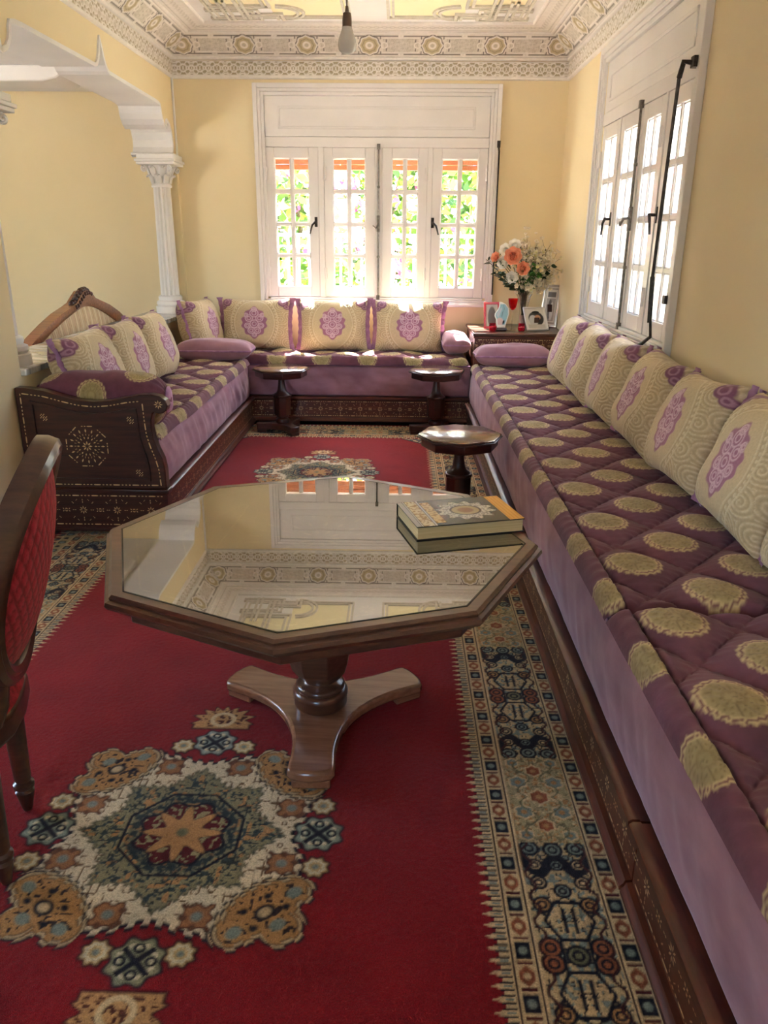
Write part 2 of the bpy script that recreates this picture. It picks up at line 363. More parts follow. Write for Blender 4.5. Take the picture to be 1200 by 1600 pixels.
def paint_f1(s, v, H, L):
    C = np.zeros(s.shape + (3,)); C[...] = S(178, 166, 140); p = 0.135; u = s / p; f = u - np.floor(u) - 0.5; y = (v - 0.5)
    yy = y * H / p
    r = np.maximum.reduce([line(yy - 0.33 * np.sin(2 * np.pi * u), 0.045), line(yy + 0.33 * np.sin(2 * np.pi * u), 0.045),
        line(np.hypot(f, yy) - 0.15, 0.04), line(np.hypot(np.abs(f) - 0.5, yy) - 0.2, 0.04), line(np.hypot(f, np.abs(yy) - 0.42) - 0.16, 0.035), line(np.hypot(np.abs(f) - 0.25, np.abs(yy) - 0.02) - 0.07, 0.03)])
    edge = np.maximum(line(v - 0.03, 0.035), line(v - 0.97, 0.035)); r = np.maximum(r * (v > 0.06) * (v < 0.94), edge)
    lay(C, r, WHT); return C, r
def paint_f2(s, v, H, L):
    C = np.zeros(s.shape + (3,)); C[...] = S(226, 219, 210); p = 0.488
    off = 0.0 if L < 5 else 0.23
    f = ((s + off) / p) - np.round((s + off) / p); x = f * p; y = (v - 0.5) * H
    nz = vnoise(s * 90, v * H * 90, 3); arab = np.sin(x * 190 + 4 * np.sin(y * 90)) * np.sin(y * 190 + 3 * np.sin(x * 120))
    card = (np.abs(np.abs(x) - p / 2) < 0.135) & (np.abs(y) < 0.062)
    lay(C, card * (0.25 + 0.6 * sst(-0.1, 0.5, arab)), S(188, 180, 166))
    a = np.arctan2(y, x); r = np.hypot(x, y); star = r * (1 + 0.13 * np.abs(((a / (np.pi / 4)) % 1) - 0.5) * -2 + 0.13)
    lay(C, inside(star - 0.078, 0.004), TAN); hgt = inside(star - 0.078, 0.006) * 0.4
    lay(C, line(star - 0.08, 0.006), WHT); lay(C, line(star - 0.09, 0.004), DRK)
    lay(C, line(r - 0.024, 0.008), WHT); lay(C, inside(r - 0.012, 0.003), GRY); lay(C, line(star - 0.055, 0.004), S(160, 148, 120))
    ax = np.abs(x)
    nb = (ax > 0.10)
    lay(C, line(np.abs(y) - 0.078, 0.0045) * (ax > 0.03) * (np.abs(ax - p / 2) > 0.022), DRK)
    lay(C, line(np.abs(y) - 0.062, 0.006) * nb, WHT)
    lay(C, line(ax - 0.108 - 0.022 * np.sign(0.05 - np.abs(y)), 0.004) * (np.abs(y) < 0.078) * (np.abs(y) > 0.026), DRK)
    lay(C, line(np.hypot(ax - 0.115, y) - 0.024, 0.005), WHT)
    lay(C, line(np.hypot(ax - p / 2, np.abs(y) - 0.078) - 0.013, 0.006), WHT)
    lay(C, line(v - 0.02, 0.03) + line(v - 0.98, 0.03), WHT)
    hgt = np.maximum(hgt, np.maximum(line(star - 0.08, 0.006), line(np.abs(y) - 0.062, 0.006) * nb)); return C, hgt
def paint_f3(s, v, H, L):
    C = np.zeros(s.shape + (3,)); C[...] = S(232, 226, 220); p = 0.06; u = s / p; f = u - np.round(u); y = (v - 0.55) * H / p
    m = np.maximum(line(np.hypot(f, y * 1.2) - 0.32, 0.09), inside(np.hypot(np.abs(f) - 0.5, y) - 0.14, 0.05)) * (v > 0.3) * (v < 0.85)
    lay(C, m * 0.6, S(196, 188, 178)); lay(C, line(v - 0.16, 0.03), S(204, 198, 190)); return C, m * 0.5
def paint_plain(s, v, H, L):
    C = np.zeros(s.shape + (3,)); C[...] = S(236, 231, 226); return C, s * 0
for k0, k1, st in ((0, 1, 0.008), (1, 2, 0.005), (2, 3, 0.008)):
    band('bead_moulding', k0, k1, [(0.0, 2.64), (0.022, 2.645), (0.022, 2.662), (0.012, 2.664)], 0.006, paint_plain, 0)
    band('frieze_band', k0, k1, [(0.012, 2.664), (0.014, 2.772)], st, paint_f1, 0.008)
    band('step_moulding', k0, k1, [(0.014, 2.772), (0.034, 2.778), (0.036, 2.793), (0.022, 2.798)], 0.006, paint_plain, 0)
    band('rosette_band', k0, k1, [(0.022, 2.798), (0.175, 2.925)], st, paint_f2, 0.006)
    band('step_moulding', k0, k1, [(0.175, 2.925), (0.19, 2.918), (0.205, 2.925), (0.205, 2.932)], 0.006, paint_plain, 0)
    band('leaf_band', k0, k1, [(0.205, 2.932), (0.345, 2.95)], st, paint_f3, 0.004)
    band('edge_moulding', k0, k1, [(0.345, 2.95), (0.352, 2.944), (0.366, 2.944), (0.372, 2.962)], 0.006, paint_plain, 0)
# yellow panels framed by mouldings, strapwork knots in the outer corners
def frame_strip(mb, pts, wdt, z0, z1, closed=False):
    """ridge following pts on the ceiling: two raised fillets"""
    n = len(pts); idx = range(n) if closed else range(n)
    V2 = [Vector(p) for p in pts]; nr = []
    for i in range(n):
        if closed: a, b = V2[(i - 1) % n], V2[(i + 1) % n]
        else: a, b = V2[max(i - 1, 0)], V2[min(i + 1, n - 1)]
        t1 = (V2[i] - a).normalized() if (V2[i] - a).length > 1e-6 else (b - V2[i]).normalized()
        t2 = (b - V2[i]).normalized() if (b - V2[i]).length > 1e-6 else t1
        m = (Vector((-t1.y, t1.x)) + Vector((-t2.y, t2.x))); m = m.normalized() if m.length > 1e-6 else Vector((-t1.y, t1.x))
        nr.append(m / max(0.5, m.dot(Vector((-t1.y, t1.x)))))
    for (o0, o1) in ((-wdt / 2, -wdt / 6), (wdt / 6, wdt / 2)):
        vs = []; fs = []
        for i in range(n):
            p0 = V2[i] + nr[i] * o0; p1 = V2[i] + nr[i] * o1
            vs += [(p0.x, p0.y, z1), (p0.x, p0.y, z0), (p1.x, p1.y, z0), (p1.x, p1.y, z1)]
        for i in range(n if closed else n - 1):
            a, b = 4 * i, 4 * ((i + 1) % n)
            fs += [(a, b, b + 1, a + 1), (a + 1, b + 1, b + 2, a + 2), (a + 2, b + 2, b + 3, a + 3)]
        mb.add(vs, fs)
for (x0, x1, sgn) in ((-1.34, -0.395, 1), (-0.085, 0.86, -1)):
    y1, y0 = 6.475, 3.2
    xo, xi = (x0, x1) if sgn > 0 else (x1, x0)
    MB().box(x0, x1, y0, y1, ZC - 0.004, ZC + 0.002).build('ceiling_panel', M['panel_yellow'], ceil)
    fm = MB(); frame_strip(fm, [(x0, y0), (x1, y0), (x1, y1), (x0, y1)], 0.055, ZC - 0.016, ZC + 0.001, True)
    fm.build('panel_frame', M['mould_tan'], ceil)
    k = MB(); W_ = 0.06
    X = lambda t: xo + sgn * t
    runs = [[(X(-0.05), 6.52), (X(0.30), 6.52), (X(0.30), 6.30), (X(-0.05), 6.30)], [(X(0.10), 6.56), (X(0.10), 6.08)], [(X(0.20), 6.40), (X(0.46), 6.40), (X(0.46), 6.52)],
            [(X(0.46), 6.52)] + [(X(0.46 - 0.0 + 0.0) + sgn * (0.16 * math.sin(t)), 6.36 + 0.16 * math.cos(t)) for t in [i * math.pi / 10 for i in range(0, 11)]],
            [(X(0.0), 6.20), (X(0.40), 6.20), (X(0.40), 5.9), (X(0.1), 5.9)], [(X(0.22), 6.5), (X(0.22), 5.8)]]
    for i, r_ in enumerate(runs): frame_strip(k, r_, W_, ZC - 0.017 - 0.002 * (i % 3), ZC)
    k.build('strapwork', M['mould_tan'], ceil)
    MB().box(min(X(-0.03), X(0.42)), max(X(-0.03), X(0.42)), 6.26, 6.5, ZC - 0.0075, ZC).build('strapwork_ground', M['white'], ceil)

# ------------------------------------------------------------------ fluted columns carrying the arch
def column(name, label, x, y):
    t = thing(name, label, 'column', (x, y, 0.835), kind='structure')
    MB().lathe([(0.001, 0), (0.125, 0), (0.125, 0.055), (0.108, 0.06), (0.118, 0.075), (0.115, 0.095), (0.095, 0.105), (0.1, 0.12), (0.098, 0.135), (0.085, 0.145), (0.001, 0.15)], 32).build('base', M['white'], t, sm=30)
    nu, nv = 168, 9; a = np.linspace(0, 2 * np.pi, nu, endpoint=False); z = np.linspace(0.14, 1.0, nv)
    fl = (0.5 + 0.5 * np.cos(a * 12)) ** 0.8
    r = (0.078 - 0.010 * (z - 0.14) / 0.86)[:, None] - 0.019 * fl[None, :]
    V = np.dstack([r * np.cos(a), r * np.sin(a), np.repeat(z[:, None], nu, 1)]).reshape(-1, 3)
    place('shaft', np_mesh('shaft', V, grid_faces(nu, nv, True), M['white']), t)
    c = MB(); c.lathe([(0.001, 0.99), (0.078, 0.99), (0.082, 1.0), (0.078, 1.012), (0.072, 1.02), (0.074, 1.06), (0.085, 1.10), (0.105, 1.14), (0.12, 1.155), (0.001, 1.156)], 32)
    cap = c.build('capital', M['white'], t, sm=30)
    MB().box(-0.15, 0.15, -0.15, 0.15, 1.155, 1.175).box(-0.16, 0.16, -0.16, 0.16, 1.175, 1.195).box(-0.15, 0.15, -0.13, 0.13, 1.195, 1.232).build('abacus', M['white'], cap, bevel=0.004)
    lf = MB()
    pts = [(0.074, 0), (0.082, 0.03), (0.092, 0.055), (0.112, 0.07), (0.122, 0.06), (0.118, 0.052)]
    vs = []; fs = []
    for i, (r_, z_) in enumerate(pts):
        wv = [0.02, 0.024, 0.026, 0.022, 0.013, 0.005][i]
        for sx, dr in ((-1, -0.004), (-0.5, 0.004), (0, -0.001), (0.5, 0.004), (1, -0.004)): vs.append((r_ + dr, wv * sx, z_))
    for i in range(len(pts) - 1):
        for j in range(4): fs.append((i * 5 + j, i * 5 + j + 1, (i + 1) * 5 + j + 1, (i + 1) * 5 + j))
    me = MB().add(vs, fs).mesh('acanthus_leaf', M['white'], 60)
    for tier, z_, sc in ((0, 1.018, 0.95), (1, 1.07, 1.1)):
        for j in range(8):
            o = place('acanthus_leaf', me, cap, (0, 0, z_), (0, 0, (j + 0.5 * tier) * math.pi / 4)); o.scale = (sc, sc, sc)
            s_ = o.modifiers.new('thickness', 'SOLIDIFY'); s_.thickness = 0.006
    for j in range(4):
        a0 = math.pi / 4 + j * math.pi / 2; pts3 = []
        for i in range(22):
            th = i / 21 * 3.2 * math.pi; rr = 0.028 * (1 - i / 26); cx = 0.15
            pts3.append(((cx + rr * math.cos(th + 1.5)) * math.cos(a0), (cx + rr * math.cos(th + 1.5)) * math.sin(a0), 1.128 + rr * math.sin(th + 1.5)))
        MB().tube(pts3, 0.008, 6).build('volute', M['white'], cap, sm=60)
    return t
column('column', 'fluted white half-height column next to the end wall', -1.945, 6.84)
column('column', 'fluted white column at the pier beside the inlaid sofa end', -1.965, 3.895)

# ------------------------------------------------------------------ windows
def window(name, label, loc, rz, Wc, leaves, shutter):
    """local x along the wall (viewer's left to right), local -y into the room; leaves = [(x0, x1, hinge side, handle side)]"""
    t = thing(name, label, 'window', loc, rz, kind='structure')
    h = Wc / 2; z0, z1 = 0.905, 2.612
    c = MB()
    for (o, i, ya, yb) in ((0, 0.035, -0.038, 0.0), (0.035, 0.06, -0.028, 0.0), (0.06, 0.085, -0.018, 0.08)):
        c.box(-h + o, -h + i, ya, yb, z0 + o, z1 - o); c.box(h - i, h - o, ya, yb, z0 + o, z1 - o)
        c.box(-h + i, h - i, ya, yb, z1 - i, z1 - o); c.box(-h + i, h - i, ya, yb, z0 + o * 0.7, z0 + i * 0.7)
    c.box(-h + 0.0, h - 0.0, -0.045, 0.0, z0 - 0.012, z0 + 0.012)
    c.box(-h + 0.06, -h + 0.105, 0.041, 0.08, z0 + 0.04, 2.16); c.box(h - 0.105, h - 0.06, 0.041, 0.08, z0 + 0.04, 2.16); c.box(-h + 0.06, h - 0.06, 0.041, 0.08, z0 + 0.03, 0.985)
    c.build('casing', M['gloss'], t, bevel=0.004)
    MB().box(-h + 0.085, h - 0.085, -0.004, 0.08, 2.15, 2.225).build('transom', M['gloss'], t, bevel=0.003)
    MB().box(-h + 0.03, h - 0.03, 0.05, 0.20, 2.225, 2.5).build('blind_box', M['gloss'], t)
    sb = MB().box(-h + 0.087, h - 0.087, 0.002, 0.03, 2.228, 2.525).build('box_front', M['gloss'], t, bevel=0.003)
    p = MB()
    xa, xb, za, zb = -h + 0.195, h - 0.205, 2.285, 2.45
    for (a, b, cc, d) in ((xa, xb, zb - 0.018, zb), (xa, xb, za, za + 0.018), (xa, xa + 0.018, za, zb), (xb - 0.018, xb, za, zb)): p.box(a, b, -0.006, 0.003, cc, d)
    p.build('panel_moulding', M['gloss'], sb, bevel=0.003)
    for (x0, x1, hs, hd) in leaves:
        zA, zB = 0.965, 2.148; gx0, gx1 = x0 + 0.075, x1 - 0.078 if hs < 0 else x1 - 0.075
        if hs > 0: gx0 = x0 + 0.078
        gz0, gz1 = 1.052, 2.066
        s = MB(); s.box(x0, gx0, 0.0, 0.04, zA, zB); s.box(gx1, x1, 0.0, 0.04, zA, zB); s.box(gx0, gx1, 0.0, 0.04, zA, gz0); s.box(gx0, gx1, 0.0, 0.04, gz1, zB)
        so = s.build('sash', M['gloss'], t, bevel=0.004)
        mw = 0.012; xm = (gx0 + gx1) / 2; zs = [gz0 + (gz1 - gz0) * i / 4 for i in range(5)]
        MB().box(xm - mw, xm + mw, 0.004, 0.036, gz0, gz1).build('muntin', M['gloss'], so, bevel=0.003)
        for z in zs[1:-1]: MB().box(gx0, gx1, 0.006, 0.034, z - mw, z + mw).build('muntin', M['gloss'], so, bevel=0.003)
        for i in range(4):
            for (a, b) in ((gx0, xm - mw), (xm + mw, gx1)):
                za, zb = zs[i] + (mw if i else 0), zs[i + 1] - (mw if i < 3 else 0)
                MB().box(a, b, 0.018, 0.021, za, zb).build('pane', M['glass'], so)
                bd = MB(); e = 0.007
                bd.box(a, b, 0.012, 0.026, za, za + e); bd.box(a, b, 0.012, 0.026, zb - e, zb); bd.box(a, a + e, 0.012, 0.026, za, zb); bd.box(b - e, b, 0.012, 0.026, za, zb)
                bd.build('glazing_bead', M['gloss'], so)
        hx = x0 + 0.006 if hs < 0 else x1 - 0.006
        for z in (1.16, 1.95): MB().lathe([(0.001, -0.05), (0.009, -0.05), (0.011, -0.045), (0.011, 0.045), (0.009, 0.05), (0.001, 0.05)], 10, (hx, -0.008, z)).build('hinge', M['gloss'], so, sm=40)
        if hd:
            kx = x1 - 0.026 if hd > 0 else x0 + 0.012
            hd_ = MB(); hd_.box(kx - 0.012, kx + 0.012, -0.006, 0.002, 1.535, 1.615)
            hd_.tube([(kx, -0.004, 1.575), (kx, -0.04, 1.575)], 0.008, 8); hd_.tube([(kx, -0.038, 1.578), (kx - hd * 0.03, -0.042, 1.55), (kx - hd * 0.05, -0.04, 1.48)], [0.009, 0.008, 0.006], 8)
            hd_.build('handle', M['dark_metal'], so, sm=40)
    xb = (leaves[1][1] + leaves[2][0]) / 2
    b = MB(); b.tube([(xb, -0.014, 0.97), (xb, -0.014, 2.165)], 0.007, 8)
    for z in (0.965, 2.155): b.box(xb - 0.014, xb + 0.014, -0.026, 0.0, z - 0.02, z + 0.02)
    for z in (1.3, 1.85): b.box(xb - 0.011, xb + 0.011, -0.022, 0.0, z - 0.008, z + 0.008)
    b.box(xb - 0.012, xb + 0.012, -0.024, 0.0, 1.50, 1.63); b.tube([(xb, -0.022, 1.57), (xb, -0.05, 1.565), (xb - 0.02, -0.06, 1.53), (xb - 0.045, -0.055, 1.55)], [0.008, 0.008, 0.007, 0.005], 8)
    b.build('espagnolette_bolt', M['steel'], t, sm=40)
    return t
# back window: casing -1.196..0.805
bx = -0.196
lv = [(-1.118, -0.680, -1, 1), (-0.634, -0.213, -1, 0), (-0.150, 0.222, 1, 0), (0.262, 0.715, 1, -1)]
lv = [(a - bx, b - bx, c, d) for a, b, c, d in lv]
w1 = window('window_1', 'white window of four small-paned leaves in the end wall', (bx, YB, 0), 0, 2.0, lv, True)
fill = MB(); fill.box(-0.680 - bx, -0.634 - bx, -0.008, 0.045, 0.965, 2.15); fill.box(-0.213 - bx, -0.150 - bx, -0.004, 0.045, 0.965, 2.15); fill.box(0.222 - bx, 0.262 - bx, -0.008, 0.045, 0.965, 2.15)
fill.build('mullion', M['gloss'], w1, bevel=0.003)
sh = place('roller_shutter', MB().box(-0.93, 0.93, 0.19, 0.205, 2.2, 2.5).mesh('roller_shutter', M['shutter']), w1)
for i in range(5): MB().box(-0.93, 0.93, 0.183, 0.207, 1.992 + 0.044 * i, 1.992 + 0.044 * (i + 1) - 0.003).build('slat', M['shutter'], sh, bevel=0.004)
cr = MB(); cr.box(0.975, 1.0, -0.06, -0.03, 2.15, 2.2); cr.tube([(0.985, -0.05, 2.17), (0.99, -0.075, 2.12), (0.992, -0.07, 1.6), (0.993, -0.06, 1.0)], [0.009, 0.008, 0.006, 0.006], 8)
cr.build('crank_rod', M['dark_metal'], w1, sm=40)
# right-hand window, viewer's left is the far side
yc = 4.835
lv2 = [(5.69, 5.255, -1, 1), (5.235, 4.815, -1, 0), (4.785, 4.395, 1, 0), (4.365, 3.97, 1, -1)]
lv2 = [(yc - a, yc - b, c, d) for a, b, c, d in lv2]
w2 = window('window_2', 'white window of four small-paned leaves above the long sofa', (XR, yc, 0), -math.pi / 2, 1.93, lv2, False)
fill = MB(); fill.box(yc - 5.255, yc - 5.235, -0.006, 0.045, 0.965, 2.15); fill.box(yc - 4.815, yc - 4.785, -0.004, 0.045, 0.965, 2.15); fill.box(yc - 4.395, yc - 4.365, -0.006, 0.045, 0.965, 2.15)
fill.build('mullion', M['gloss'], w2, bevel=0.003)
cr = MB(); cr.box(0.9, 0.945, -0.055, -0.02, 2.17, 2.215); cr.tube([(0.915, -0.05, 2.19), (0.885, -0.08, 2.2), (0.86, -0.085, 2.14)], 0.012, 8)
cr.tube([(0.86, -0.085, 2.14), (0.80, -0.075, 1.7), (0.765, -0.07, 1.26)], 0.0085, 8); cr.tube([(0.765, -0.07, 1.28), (0.80, -0.07, 1.06)], 0.012, 8)
cr.tube([(0.80, -0.07, 1.1), (0.84, -0.07, 0.995)], 0.007, 8); cr.tube([(0.84, -0.07, 0.995), (0.78, -0.09, 0.955), (0.66, -0.11, 0.90)], [0.008, 0.01, 0.011], 8)
cr.box(0.89, 0.925, -0.05, -0.03, 1.16, 1.2)
cr.build('crank_rod', M['dark_metal'], w2, sm=40)
# ------------------------------------------------------------------ rug: pile grid with the woven pattern
RED, CRM, NVY, TEA, RST, TNN, OLV = S(134, 21, 29), S(205, 180, 138), S(28, 28, 38), S(128, 140, 130), S(150, 88, 58), S(176, 132, 84), S(120, 118, 88)
def paint_border(C, t, s, side):
    """t = distance outwards from the red field, s = distance along the border"""
    on = (t > 0)
    lay(C, on * 1.0, CRM)
    # saw-tooth edge
    def teeth(t0, sgn):
        f = np.abs(((s / 0.030) % 1) - 0.5) * 2; d = (t - t0) * sgn
        m = (d > -0.016) & (d < 0.036)
        tooth = inside(np.abs(f) * 0.030 * 0.9 - (d + 0.016) * 0.55, 0.003)
        lay(C, m * (1 - tooth) * (d < 0.012), RED); lay(C, m * tooth * (d < 0.036), CRM)
        lay(C, m * line(f - 0.55, 0.16) * (d > 0.004) * (d < 0.034), NVY); lay(C, m * inside(f - 0.2, 0.1) * (d > 0.012) * (d < 0.03), TEA)
    teeth(0.0, 1)
    def squares(t0, w):
        c = t0 + w / 2; p = 0.062; k = np.floor(s / p); f = (s / p - k - 0.5) * p; m = np.abs(t - c) < w / 2
        even = (k % 2 == 0)
        d = np.maximum(np.abs(f), np.abs(t - c) * 1.05)
        lay(C, m * even * inside(d - 0.021, 0.003), NVY); lay(C, m * even * inside(np.hypot(f, t - c) - 0.010, 0.003), TEA)
        lay(C, m * ~even * inside(np.abs(f) + np.abs(t - c) - 0.026, 0.004), RST); lay(C, m * ~even * inside(np.hypot(f, t - c) - 0.008, 0.003), CRM)
        lay(C, m * line(np.abs(f) - 0.0305, 0.003), S(88, 30, 34)); lay(C, m * line(np.abs(t - c) - w / 2, 0.004), CRM)
        lay(C, line(np.abs(t - c) - w / 2 - 0.004, 0.0025), S(60, 40, 40))
    squares(0.042, 0.042)
    # wide band: dark arabesque sections alternating with pale flowered ones
    c, hw = 0.18, 0.086; m = (np.abs(t - c) < hw) * 1.0; a = np.abs(t - c); P = 1.0
    y = (s + 0.07) % P; dark = (y < 0.66); b = np.abs(y - 0.33); bp = np.abs(y - 0.83)
    md = m * dark; mp = m * ~dark
    lay(C, md, S(196, 172, 130)); lay(C, mp, S(168, 154, 116))
    nz = vnoise(t * 110, s * 110, 5)
    lay(C, md * sst(0.62, 0.7, nz), TEA); lay(C, mp * sst(0.6, 0.7, nz), TNN)
    fil = vnoise(a * 75, b * 75, 6); lay(C, md * line(fil - 0.5, 0.055) * (b < 0.34), S(44, 42, 46)); fil2 = vnoise(a * 85, bp * 85, 16); lay(C, mp * line(fil2 - 0.5, 0.05) * 0.8, S(112, 104, 76)); lay(C, mp * line(fil2 - 0.3, 0.05) * 0.8, S(206, 184, 140))
    # end scrolls of the dark section
    wv = b - 0.255 - 0.018 * np.cos(a / hw * np.pi * 2)
    lay(C, md * inside(np.abs(wv) - 0.026, 0.004), NVY)
    for (ca, cb, r, col) in ((0.052, 0.255, 0.017, CRM), (0.0, 0.255, 0.016, TEA), (0.058, 0.31, 0.022, TEA), (0.0, 0.305, 0.022, TEA), (0.056, 0.02, 0.024, RST), (0.0, 0.0, 0.024, OLV), (0.054, 0.135, 0.02, TNN), (0.0, 0.175, 0.018, TEA), (0.052, 0.20, 0.018, CRM)):
        r_ = np.hypot(a - ca, (b - cb)); lay(C, md * inside(r_ - r, 0.003), col); lay(C, md * line(r_ - r, 0.0035), NVY); lay(C, md * line(r_ - r * 0.45, 0.003), NVY)
    hexd = np.maximum(a * 0.9 + np.abs(b - 0.09) * 0.5, np.abs(b - 0.09)) - 0.05
    lay(C, md * line(hexd, 0.004), NVY); lay(C, md * line(a - 0.012, 0.004) * (np.abs(b - 0.09) < 0.035), NVY); lay(C, md * line(a - 0.03, 0.003) * (b < 0.05), NVY)
    lay(C, md * line(np.abs(a - 0.07 - 0.01 * np.sin(b * 90)), 0.004), S(70, 34, 34))
    for (ca, cb, r, col) in ((0.0, 0.0, 0.026, RST), (0.05, 0.06, 0.024, TEA), (0.0, 0.11, 0.022, RST), (0.055, 0.145, 0.018, TEA), (0.045, 0.0, 0.016, CRM)):
        r_ = np.hypot(a - ca, bp - cb) * (1 + 0.1 * np.cos(np.arctan2(bp - cb, a - ca) * 6)); lay(C, mp * inside(r_ - r, 0.003), col); lay(C, mp * line(r_ - r, 0.003), CRM); lay(C, mp * inside(r_ - r * 0.35, 0.003), TNN)
    lay(C, mp * line(np.abs(a - 0.035 - 0.02 * np.sin(bp * 60)), 0.003), OLV)
    lay(C, line(np.abs(t - c) - hw, 0.004), CRM)
    squares(0.272, 0.042)
    m2 = (t > 0.318) & (t < 0.372); lay(C, m2 * 1.0, S(176, 158, 118)); f = ((s / 0.11) % 1) - 0.5
    lay(C, m2 * inside(np.hypot(f * 0.11, t - 0.345) - 0.017, 0.003), TEA); lay(C, m2 * line(np.hypot(f * 0.11, t - 0.345) - 0.017, 0.003), NVY); lay(C, m2 * inside(np.hypot((np.abs(f) - 0.5) * 0.11, t - 0.345) - 0.012, 0.003), NVY)
    lay(C, (t > 0.372) * 1.0, RED); teeth(0.40, -1)
def paint_medallion(C, x, y, cx, cy):
    X = (x - cx) / 0.335; Y = (y - cy) / 0.325
    sel = (np.abs(X) < 1.35) & (np.abs(Y) < 2.05)
    X = X[sel]; Y = Y[sel]; c = C[sel]; ax, ay = np.abs(X), np.abs(Y); r = np.hypot(X, Y); th = np.arctan2(Y, X); e = 0.016
    nz = vnoise(X * 22, Y * 22, 9); nz2 = vnoise(X * 40 + 7, Y * 40, 11)
    jag = 0.022 * np.sign(np.sin(th * 60))
    body = np.maximum(np.maximum(ax, ay), (ax + ay) * 0.64) - 0.90 + 0.05 * np.cos(th * 8) + jag
    lay(c, inside(body - 0.035, e), NVY); lay(c, inside(body, e), S(216, 200, 168))
    fl_ = vnoise(ax * 17, ay * 17, 19); lay(c, inside(body + 0.05, e) * line(fl_ - 0.5, 0.045), S(120, 92, 64))
    # brown palmettes on the four diagonals
    dx, dy = (ax - 0.75) / 0.84, (ay - 0.75) / 0.84; u = (dx + dy) / 1.414; v = (dx - dy) / 1.414
    pal = np.minimum(np.hypot(u * 1.15 + 0.05, v * 0.72) - 0.25, np.minimum(np.hypot(u + 0.02, np.abs(v) - 0.30) - 0.13, np.hypot(u - 0.20, v) - 0.15)) + jag * 0.7
    lay(c, inside(pal - 0.06, e), NVY); lay(c, inside(pal - 0.035, e), CRM); lay(c, inside(pal - 0.012, e), NVY); lay(c, inside(pal, e), S(178, 134, 82))
    lay(c, inside(pal + 0.03, e) * sst(0.66, 0.72, nz2), S(60, 44, 40))
    for (uu, vv, rr, col) in ((0.0, 0.0, 0.075, NVY), (0.0, 0.0, 0.045, CRM), (0.17, 0.0, 0.055, TEA), (0.0, 0.30, 0.055, TEA), (0.0, -0.30, 0.055, TEA), (0.07, 0.16, 0.03, NVY), (0.07, -0.16, 0.03, NVY), (-0.12, 0.12, 0.03, NVY), (-0.12, -0.12, 0.03, NVY)):
        lay(c, inside(np.hypot((u - uu), (v - vv) * 0.8) - rr, e), col)
    # cream ring ornaments
    for (px, py) in ((0.30, 0.80), (0.80, 0.30)):
        lf = np.maximum(np.abs(ax - px), np.abs(ay - py)) - 0.085 + 0.02 * np.sin(X * 60) * np.sin(Y * 60); lay(c, inside(lf - 0.02, e), S(80, 44, 34)); lay(c, inside(lf, e), S(160, 110, 72)); lay(c, inside(np.hypot(ax - px, ay - py) - 0.04, e), TEA)
    # grey-green eight-pointed star and inner rings
    star = np.minimum(np.maximum(ax, ay) - 0.52, (ax + ay) / 1.414 - 0.54) + jag * 0.5
    lay(c, inside(star - 0.02, e), S(90, 84, 66)); lay(c, inside(star, e), S(138, 132, 100)); lay(c, inside(star, e) * sst(0.6, 0.68, nz2), S(62, 74, 72))
    lay(c, inside(star + 0.02, e) * sst(0.68, 0.74, nz), TNN); fs_ = vnoise(ax * 26, ay * 26, 23); lay(c, inside(star + 0.03, e) * line(fs_ - 0.5, 0.06), S(52, 58, 56))
    ring = np.maximum(np.maximum(ax, ay), (ax + ay) * 0.72)
    lay(c, line(ring - 0.37, 0.035) * (0.4 + 0.6 * sst(0.3, 0.5, nz2)), S(48, 60, 62)); lay(c, line(ring - 0.44, 0.012), NVY)
    core = r - 0.33 + 0.03 * np.cos(th * 8); lay(c, inside(core, e), S(92, 20, 26)); lay(c, inside(core, e) * sst(0.58, 0.66, nz2), S(150, 140, 104)); lay(c, line(core, 0.014), NVY)
    st = r * (1 - 0.32 * np.cos(th * 8)) - 0.20; lay(c, inside(st - 0.012, e), NVY); lay(c, inside(st, e), S(184, 138, 88)); lay(c, inside(r - 0.045, e), OLV)
    # blossoms around
    def flower(px, py, R, col, cross=False):
        fx, fy = X - px, Y - py; rr = np.hypot(fx, fy); tt = np.arctan2(fy, fx); d = rr * (1 + 0.10 * np.cos(tt * 8)) - R
        lay(c, inside(d - 0.022, e), NVY if cross else S(50, 20, 24)); lay(c, inside(d, e), col); lay(c, line(d + R * 0.3, 0.014), S(206, 196, 162))
        if cross:
            for q in (1, -1): lay(c, line((fx * q - fy) / 1.414, 0.022) * (rr < R * 0.85), NVY)
            for q in (0, 1, 2, 3): lay(c, line(np.hypot(fx - 0.6 * R * math.cos(q * math.pi / 2), fy - 0.6 * R * math.sin(q * math.pi / 2)) - 0.03, 0.01), NVY)
        else: lay(c, inside(rr - R * 0.3, e), TEA)
    for q in (1, -1):
        flower(1.04 * q, 0.02, 0.165, S(140, 150, 132), True); flower(0, 1.16 * q, 0.165, S(150, 160, 150) if q > 0 else S(140, 142, 112), True)
        for z in (1, -1): flower(1.05 * q, 0.33 * z, 0.085, S(190, 160, 110)); flower(0.27 * z, 1.10 * q, 0.085, S(198, 168, 116))
        # palmette finials
        fx, fy = X, (Y - 1.52 * q) * q; fan = np.hypot(fx * 0.85, fy * 1.1) * (1 + 0.16 * np.cos(np.arctan2(fy, fx) * 14)) - 0.20
        fan = np.maximum(fan, -fy - 0.10); bar = np.maximum(np.abs(fx) - 0.25, np.abs(fy + 0.10) - 0.035)
        d = np.minimum(fan, bar); lay(c, inside(d - 0.02, e), S(60, 20, 26)); lay(c, inside(d, e), S(190, 146, 96)); lay(c, inside(d + 0.02, e) * sst(0.6, 0.66, nz2), S(92, 50, 36)); lay(c, line(np.hypot(fx, fy) - 0.1, 0.02), S(214, 190, 146))
    C[sel] = c
gx = np.arange(-1.742, 0.662, 0.0036)
